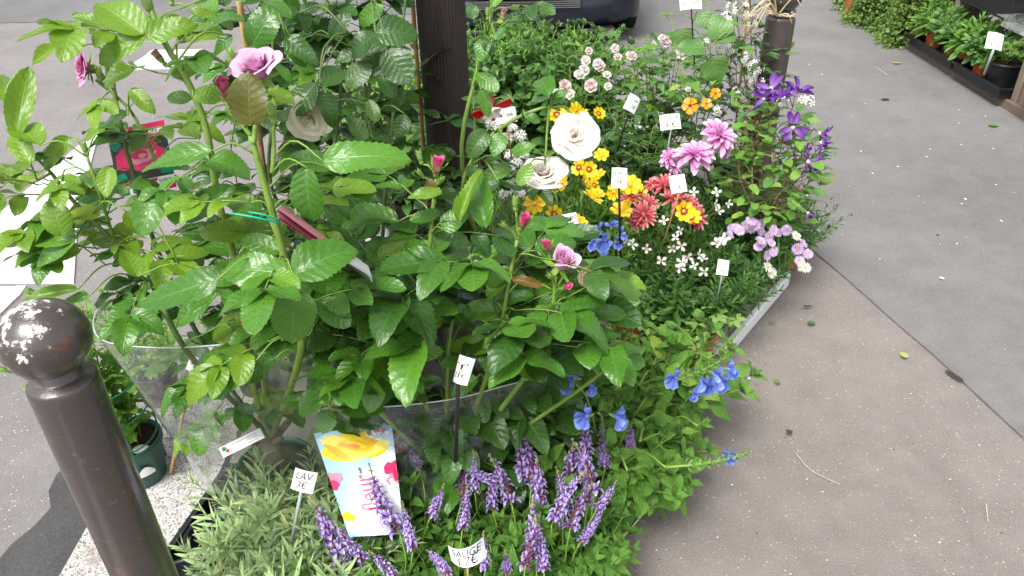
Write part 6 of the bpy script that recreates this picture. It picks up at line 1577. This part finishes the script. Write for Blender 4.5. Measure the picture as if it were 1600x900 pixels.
rb('brace', (RX+.45, 5.18, .055), (RX+.58, 5.22, .375), 'timber_up')
RKP = shoots('rackp', 6, ('stem_green', 'grass_leaf'), H=.20, nn=7, kinds='lance', leafL=.12, ang=(1.2, .6), opposite=True, bend=.3, r=.003, stalk=.05, tuft=4)
RKO = shoots('racko', 5, ('stem_green', 'shrub_leaf'), H=.20, nn=7, kinds='ovate', leafL=.09, ang=(1.2, .6), opposite=True, bend=.3, r=.003, stalk=.05, tuft=5)
def rtray(y0, y1, x0, label, z=.056, hh=.06):
    t_ = thing('crate_tray', label, 'tray', (x0+.15, (y0+y1)/2, z), 'black trays on the rack')
    b = MB()
    for (a, c) in (((x0, y0, z), (x0+.38, y1, z+.012)), ((x0, y0, z+.012), (x0+.012, y1, z+hh)), ((x0+.368, y0, z+.012), (x0+.38, y1, z+hh)), ((x0+.012, y0, z+.012), (x0+.368, y0+.012, z+hh)), ((x0+.012, y1-.012, z+.012), (x0+.368, y1, z+hh))): b.add(box(a, c, .003))
    obj('tray_box', mk('tray_box', b, M['black_plastic'], False), t_)
    obj('tray_lip', mk('tray_lip', MB().add(box((x0-.015, y0-.015, z+hh-.005), (x0+.002, y1+.015, z+hh+.006))).add(box((x0+.002, y0-.015, z+hh-.005), (x0+.38, y0-.001, z+hh+.006))), M['black_plastic'], False), t_)
rtray(4.95, 5.55, RX-.04, 'black plastic tray under the bright green plants, farther of two'); rtray(4.36, 4.90, RX-.05, 'black plastic tray under the bright green plants, nearer of two')
for i, (x, y, pm_, wd) in enumerate([(RX+.07, 5.42, 'orange_pot', 'next to the creeping vine'), (RX+.09, 5.18, 'orange_pot', 'second from the creeping vine'), (RX+.08, 4.98, 'terracotta', 'in the middle of the lower shelf'), (RX+.07, 4.78, 'orange_pot', 'beside the black pot with the tag'), (RX+.27, 5.38, 'orange_pot', 'at the back near the wide upright'), (RX+.27, 5.08, 'terracotta', 'at the back of the lower shelf middle'), (RX+.27, 4.75, 'orange_pot', 'at the back behind the black pot')]):
    t_ = thing('seedling_plant', 'bright green leafy seedling on the lower shelf, '+wd, 'potted plant', (x, y, .07), 'leafy seedlings on the rack')
    pot(t_, (x, y, .07), .065, .11, pm_); bush(t_, (x, y, .15), RKP if i % 2 == 0 else RKO, 18, .05, .9, (.8, 1.2) if i < 4 else (.5, .8))
t_ = thing('tomato_plant', 'small plant in a big black pot with a price tag on the rack', 'potted plant', (RX+.05, 4.55, .07)); pot(t_, (RX+.05, 4.55, .07), .095, .15, 'black_plastic')
LOB2 = LOB
for k in range(16):
    a = k*2.4; e = Vector((RX+.05+math.cos(a)*.07*math.sqrt(k/16), 4.55+math.sin(a)*.07*math.sqrt(k/16), .26+U(0, .10))); obj('leaf', LOB2[k % 4], t_, frame(e, (math.cos(a), math.sin(a), .3), UP, U(.06, .09)))
    obj('leaf_stalk', mk('leaf_stalk', tube([Vector((RX+.05, 4.55, .2)), e], .002, 4), M['stem_green']), t_)
price_tag(1556, 64, 4.45, 26, 26, -12, ['TOMATE', 'CERISE', '€ 2'], (1538, 116, 4.6), 'white tag on a clear stake in the black pot on the rack', 'clear_stake', sr=.008)
t_ = thing('seedling_plant', 'dark green plant in a round black pot at the right edge of the rack', 'potted plant', (RX+.08, 4.05, .056), 'leafy seedlings on the rack'); pot(t_, (RX+.08, 4.05, .056), .10, .15, 'black_plastic'); bush(t_, (RX+.08, 4.05, .17), RKO, 20, .07, .9, (.7, 1.1))
# upper shelf: black crates and a clear plastic tray
rtray(4.72, 5.35, RX+.10, 'black crate on the upper shelf of the rack', .402, .15); rtray(3.5, 3.9, RX+.12, 'black crate at the near end of the upper shelf', .402, .15)
for (y, wd) in ((5.15, 'behind the clear tray'), (4.9, 'in the black crate nearest the clear tray')):
    t_ = thing('seedling_plant', 'small plant in a black pot, upper shelf, '+wd, 'potted plant', (RX+.27, y, .42), 'upper shelf pots'); pot(t_, (RX+.27, y, .416), .075, .11, 'black_plastic'); bush(t_, (RX+.27, y, .50), RKO, 12, .05, .8, (.6, .9))
ct = thing('clear_tray', 'clear plastic tray overhanging the upper shelf edge', 'tray', (RX+.1, 4.45, .405)); b = MB(); x0, y0, x1, y1, z = RX-.02, 4.22, RX+.36, 4.66, .404
for (a, c) in (((x0+.03, y0+.03, z), (x1-.03, y1-.03, z+.003)), ((x0+.03, y0+.03, z+.003), (x0+.033, y1-.03, z+.06)), ((x1-.033, y0+.03, z+.003), (x1-.03, y1-.03, z+.06)), ((x0+.033, y0+.03, z+.003), (x1-.033, y0+.033, z+.06)), ((x0+.033, y1-.033, z+.003), (x1-.033, y1-.03, z+.06)), ((x0, y0, z+.06), (x0+.034, y1, z+.064)), ((x1-.034, y0, z+.06), (x1, y1, z+.064)), ((x0+.034, y0, z+.06), (x1-.034, y0+.034, z+.064)), ((x0+.034, y1-.034, z+.06), (x1-.034, y1, z+.064))): b.add(box(a, c))
obj('tray_shell', mk('tray_shell', b, M['clear_plastic'], False), ct)
t_ = thing('seedling_plant', 'low plant in a dark pot standing in the clear tray', 'potted plant', (RX+.18, 4.45, .41), 'upper shelf pots'); pot(t_, (RX+.18, 4.45, .41), .09, .11, 'black_plastic'); bush(t_, (RX+.18, 4.45, .50), RKO, 12, .06, .8, (.5, .8))
# creeping wire vine: thousands of tiny leaves over a box-shaped cushion
cv = thing('creeping_vine', 'dense creeping vine with tiny leaves spilling over the rack front', 'vine', (RX+.2, 6.1, .05))
vb = MB(); g = random.Random(77)
for k in range(9000):
    y = g.uniform(5.62, 6.85); top = .50+.05*math.sin(y*5)+g.uniform(-.05, .03)
    if g.random() < .6: x = RX-.05-.05*math.sin(y*9+1)+g.uniform(-.03, .05); z = g.uniform(.02, top); n = Vector((-1, -.2, .4))
    elif g.random() < .6: x = g.uniform(RX-.05, RX+.5); z = top+g.uniform(-.03, .02); n = UP
    else: x = g.uniform(RX-.05, RX+.5); z = g.uniform(.05, top); y = 5.62+g.uniform(-.04, .04); n = Vector((-.2, -1, .4))
    if z < .14 and g.random() < .4: x -= g.uniform(0, .10); z = max(.01, z-.04)
    d = Vector((g.uniform(-1, .3), g.uniform(-1, 1), g.uniform(-.8, .6)))
    vb.add(LT['tiny'][0], frame((x, y, z), d, n+Vector((g.uniform(-.6, .6), g.uniform(-.6, .6), g.uniform(-.3, .6))), g.uniform(.018, .034)), rnd=g.random())
obj('foliage', mk('foliage', vb, M['hedge_leaf']), cv, kind='stuff')
obj('root_box', mk('root_box', box((RX+.03, 5.68, .056), (RX+.5, 6.74, .40), .02), M['soil'], False), cv)
tpz = G(1346, 30, 0); t_ = thing('empty_pot', 'terracotta pot on the pavement at the far end of the rack', 'pot', (tpz.x-.02, tpz.y+.1, .003))
obj('pot_shell', mk('pot_shell', pot_t(.11, .24), M['terracotta']), t_, Matrix.Translation((tpz.x-.02, tpz.y+.1, .003))); obj('soil', mk('soil', soil_t(.10, .21), M['soil']), t_, Matrix.Translation((tpz.x-.02, tpz.y+.1, .003)))
tpz2 = G(1338, 14, 0); t_ = thing('empty_pot', 'dark pot just behind the terracotta pot', 'pot', (tpz2.x-.05, tpz2.y+.2, .003)); obj('pot_shell', mk('pot_shell', pot_t(.10, .20), M['black_plastic']), t_, Matrix.Translation((tpz2.x-.05, tpz2.y+.2, .003))); obj('soil', mk('soil', soil_t(.09, .18), M['soil']), t_, Matrix.Translation((tpz2.x-.05, tpz2.y+.2, .003)))

# ------------------------------------------------------------------ fallen leaves, petals and twigs on the pavement
M['dead_leaf'] = leaf_mat('dead_leaf', (.03,.028,.02), (.07,.06,.035), (.1,.09,.06), (.12,.1,.06), .7, .3, 6, 2, .2, .3, .05)
M['yellow_leaf'] = leaf_mat('yellow_leaf', (.30,.36,.08), (.42,.46,.14), (.4,.42,.2), (.5,.5,.2), .6, .3, 6, 2, .3, .3, .15)
def fallen(px, py, L, ang, mat, label, kind='ovate', w=1.0, name='fallen_leaf', cat='leaf', group='fallen leaves on the pavement'):
    q = G(px, py, .0095)
    me = leaf_mesh(kind, mat, rng.randrange(3)); me2 = me
    obj(name, me2, None, frame((q.x, q.y, q.z+.002+L*.05), (math.cos(ang), math.sin(ang), -.05), (U(-.2, .2), U(-.2, .2), 1), L, w, h=L*.18), label=label, cat=cat, group=group)
fallen(1262, 506, .032, .3, 'shrub_leaf', 'small dark green leaf fallen near the white tray', w=1.3)
fallen(1213, 505, .035, 2.9, 'narrow_leaf', 'thin green sliver of leaf near the white tray corner', 'lance')
fallen(1408, 557, .030, .4, 'yellow_leaf', 'pale yellow green leaf fallen on the brown pavement', w=1.6)
fallen(1505, 598, .075, 1.9, 'dead_leaf', 'long dark dead leaf on the pavement seam', 'lance', 1.1)
fallen(1215, 600, .028, 1.4, 'shrub_leaf', 'tiny green leaf fallen beside the blue flowers', w=1.1)
fallen(1228, 676, .022, .2, 'dead_leaf', 'small black leaf scrap in the middle of the brown pavement', w=1.4)
fallen(1253, 480, .045, .1, 'dead_leaf', 'brown curled leaf scrap beside the aster stems', 'lance', 1.2)
fallen(1378, 156, .065, .5, 'shrub_leaf', 'green leaf fallen on the grey pavement near the rack', w=1.1)
fallen(1395, 99, .06, .1, 'yellow_leaf', 'pale leaf fallen below the creeping vine')
fallen(1488, 110, .06, .9, 'shrub_leaf', 'green leaf scrap lying under the rack edge')
fallen(1545, 197, .06, .2, 'grass_leaf', 'bright green leaf scrap lying at the right under the rack', w=1.2)
fallen(1475, 437, .022, 2.0, 'white_petal', 'white petal lying alone on the grey pavement', w=1.2, name='fallen_petal', cat='petal')
fallen(1160, 588, .016, .2, 'dahlia_coral', 'coral petal fallen next to the blue flowers', w=1.2, name='fallen_petal', cat='petal'); fallen(1170, 594, .014, 1.2, 'blush_petal', 'pale pink petal fallen next to the blue flowers', w=1.2, name='fallen_petal', cat='petal')
lit = MB(); g = random.Random(31)
for k in range(120):
    if k < 62: px, py = g.uniform(1260, 1600), g.uniform(60, 420); rr = g.uniform(.003, .010)
    else: px, py = g.uniform(960, 1600), g.uniform(430, 900); rr = g.uniform(.0015, .004)
    q = G(px, py, .0075)
    if q.x > RX-.03 or q.y > 6.8: continue
    a = g.uniform(0, 6.28); lit.add(LT['tiny'][0], frame(q, (math.cos(a), math.sin(a), 0), UP, rr*1.6), mi=g.choice([0, 0, 0, 1, 2]), rnd=g.random())
for k in range(260):
    tt = g.random(); e0 = G(1225, 452); e1 = G(930, 860); q = e0.lerp(e1, tt)+Vector((g.gauss(.02, .05), g.gauss(0, .05), .0055)); a = g.uniform(0, 6.28)
    lit.add(LT['tiny'][0], frame(q, (math.cos(a), math.sin(a), g.uniform(0, .4)), UP, g.uniform(.002, .006)), mi=2, rnd=g.random())
obj('petal_litter', mk('petal_litter', lit, [M['white_petal'], M['yellow_leaf'], M['dead_leaf']]), None, kind='stuff', label='scattered tiny petals and leaf crumbs on the pavement', cat='litter')
def twig(pts, r, mat, label): obj('twig', mk('twig', tube(smooth_path([G(x, y, .010) for x, y in pts], 10), [r, r*.5], 5), M[mat]), None, label=label, cat='twig')
twig([(1243, 708), (1268, 735), (1313, 757)], .0011, 'raffia', 'thin straw coloured stalk lying on the brown pavement'); twig([(1541, 787), (1544, 815)], .0010, 'raffia', 'short dry stalk on the lower right pavement')
twig([(1366, 104), (1376, 110), (1387, 117)], .002, 'blush_petal', 'pinkish stalk fallen on the far grey pavement')
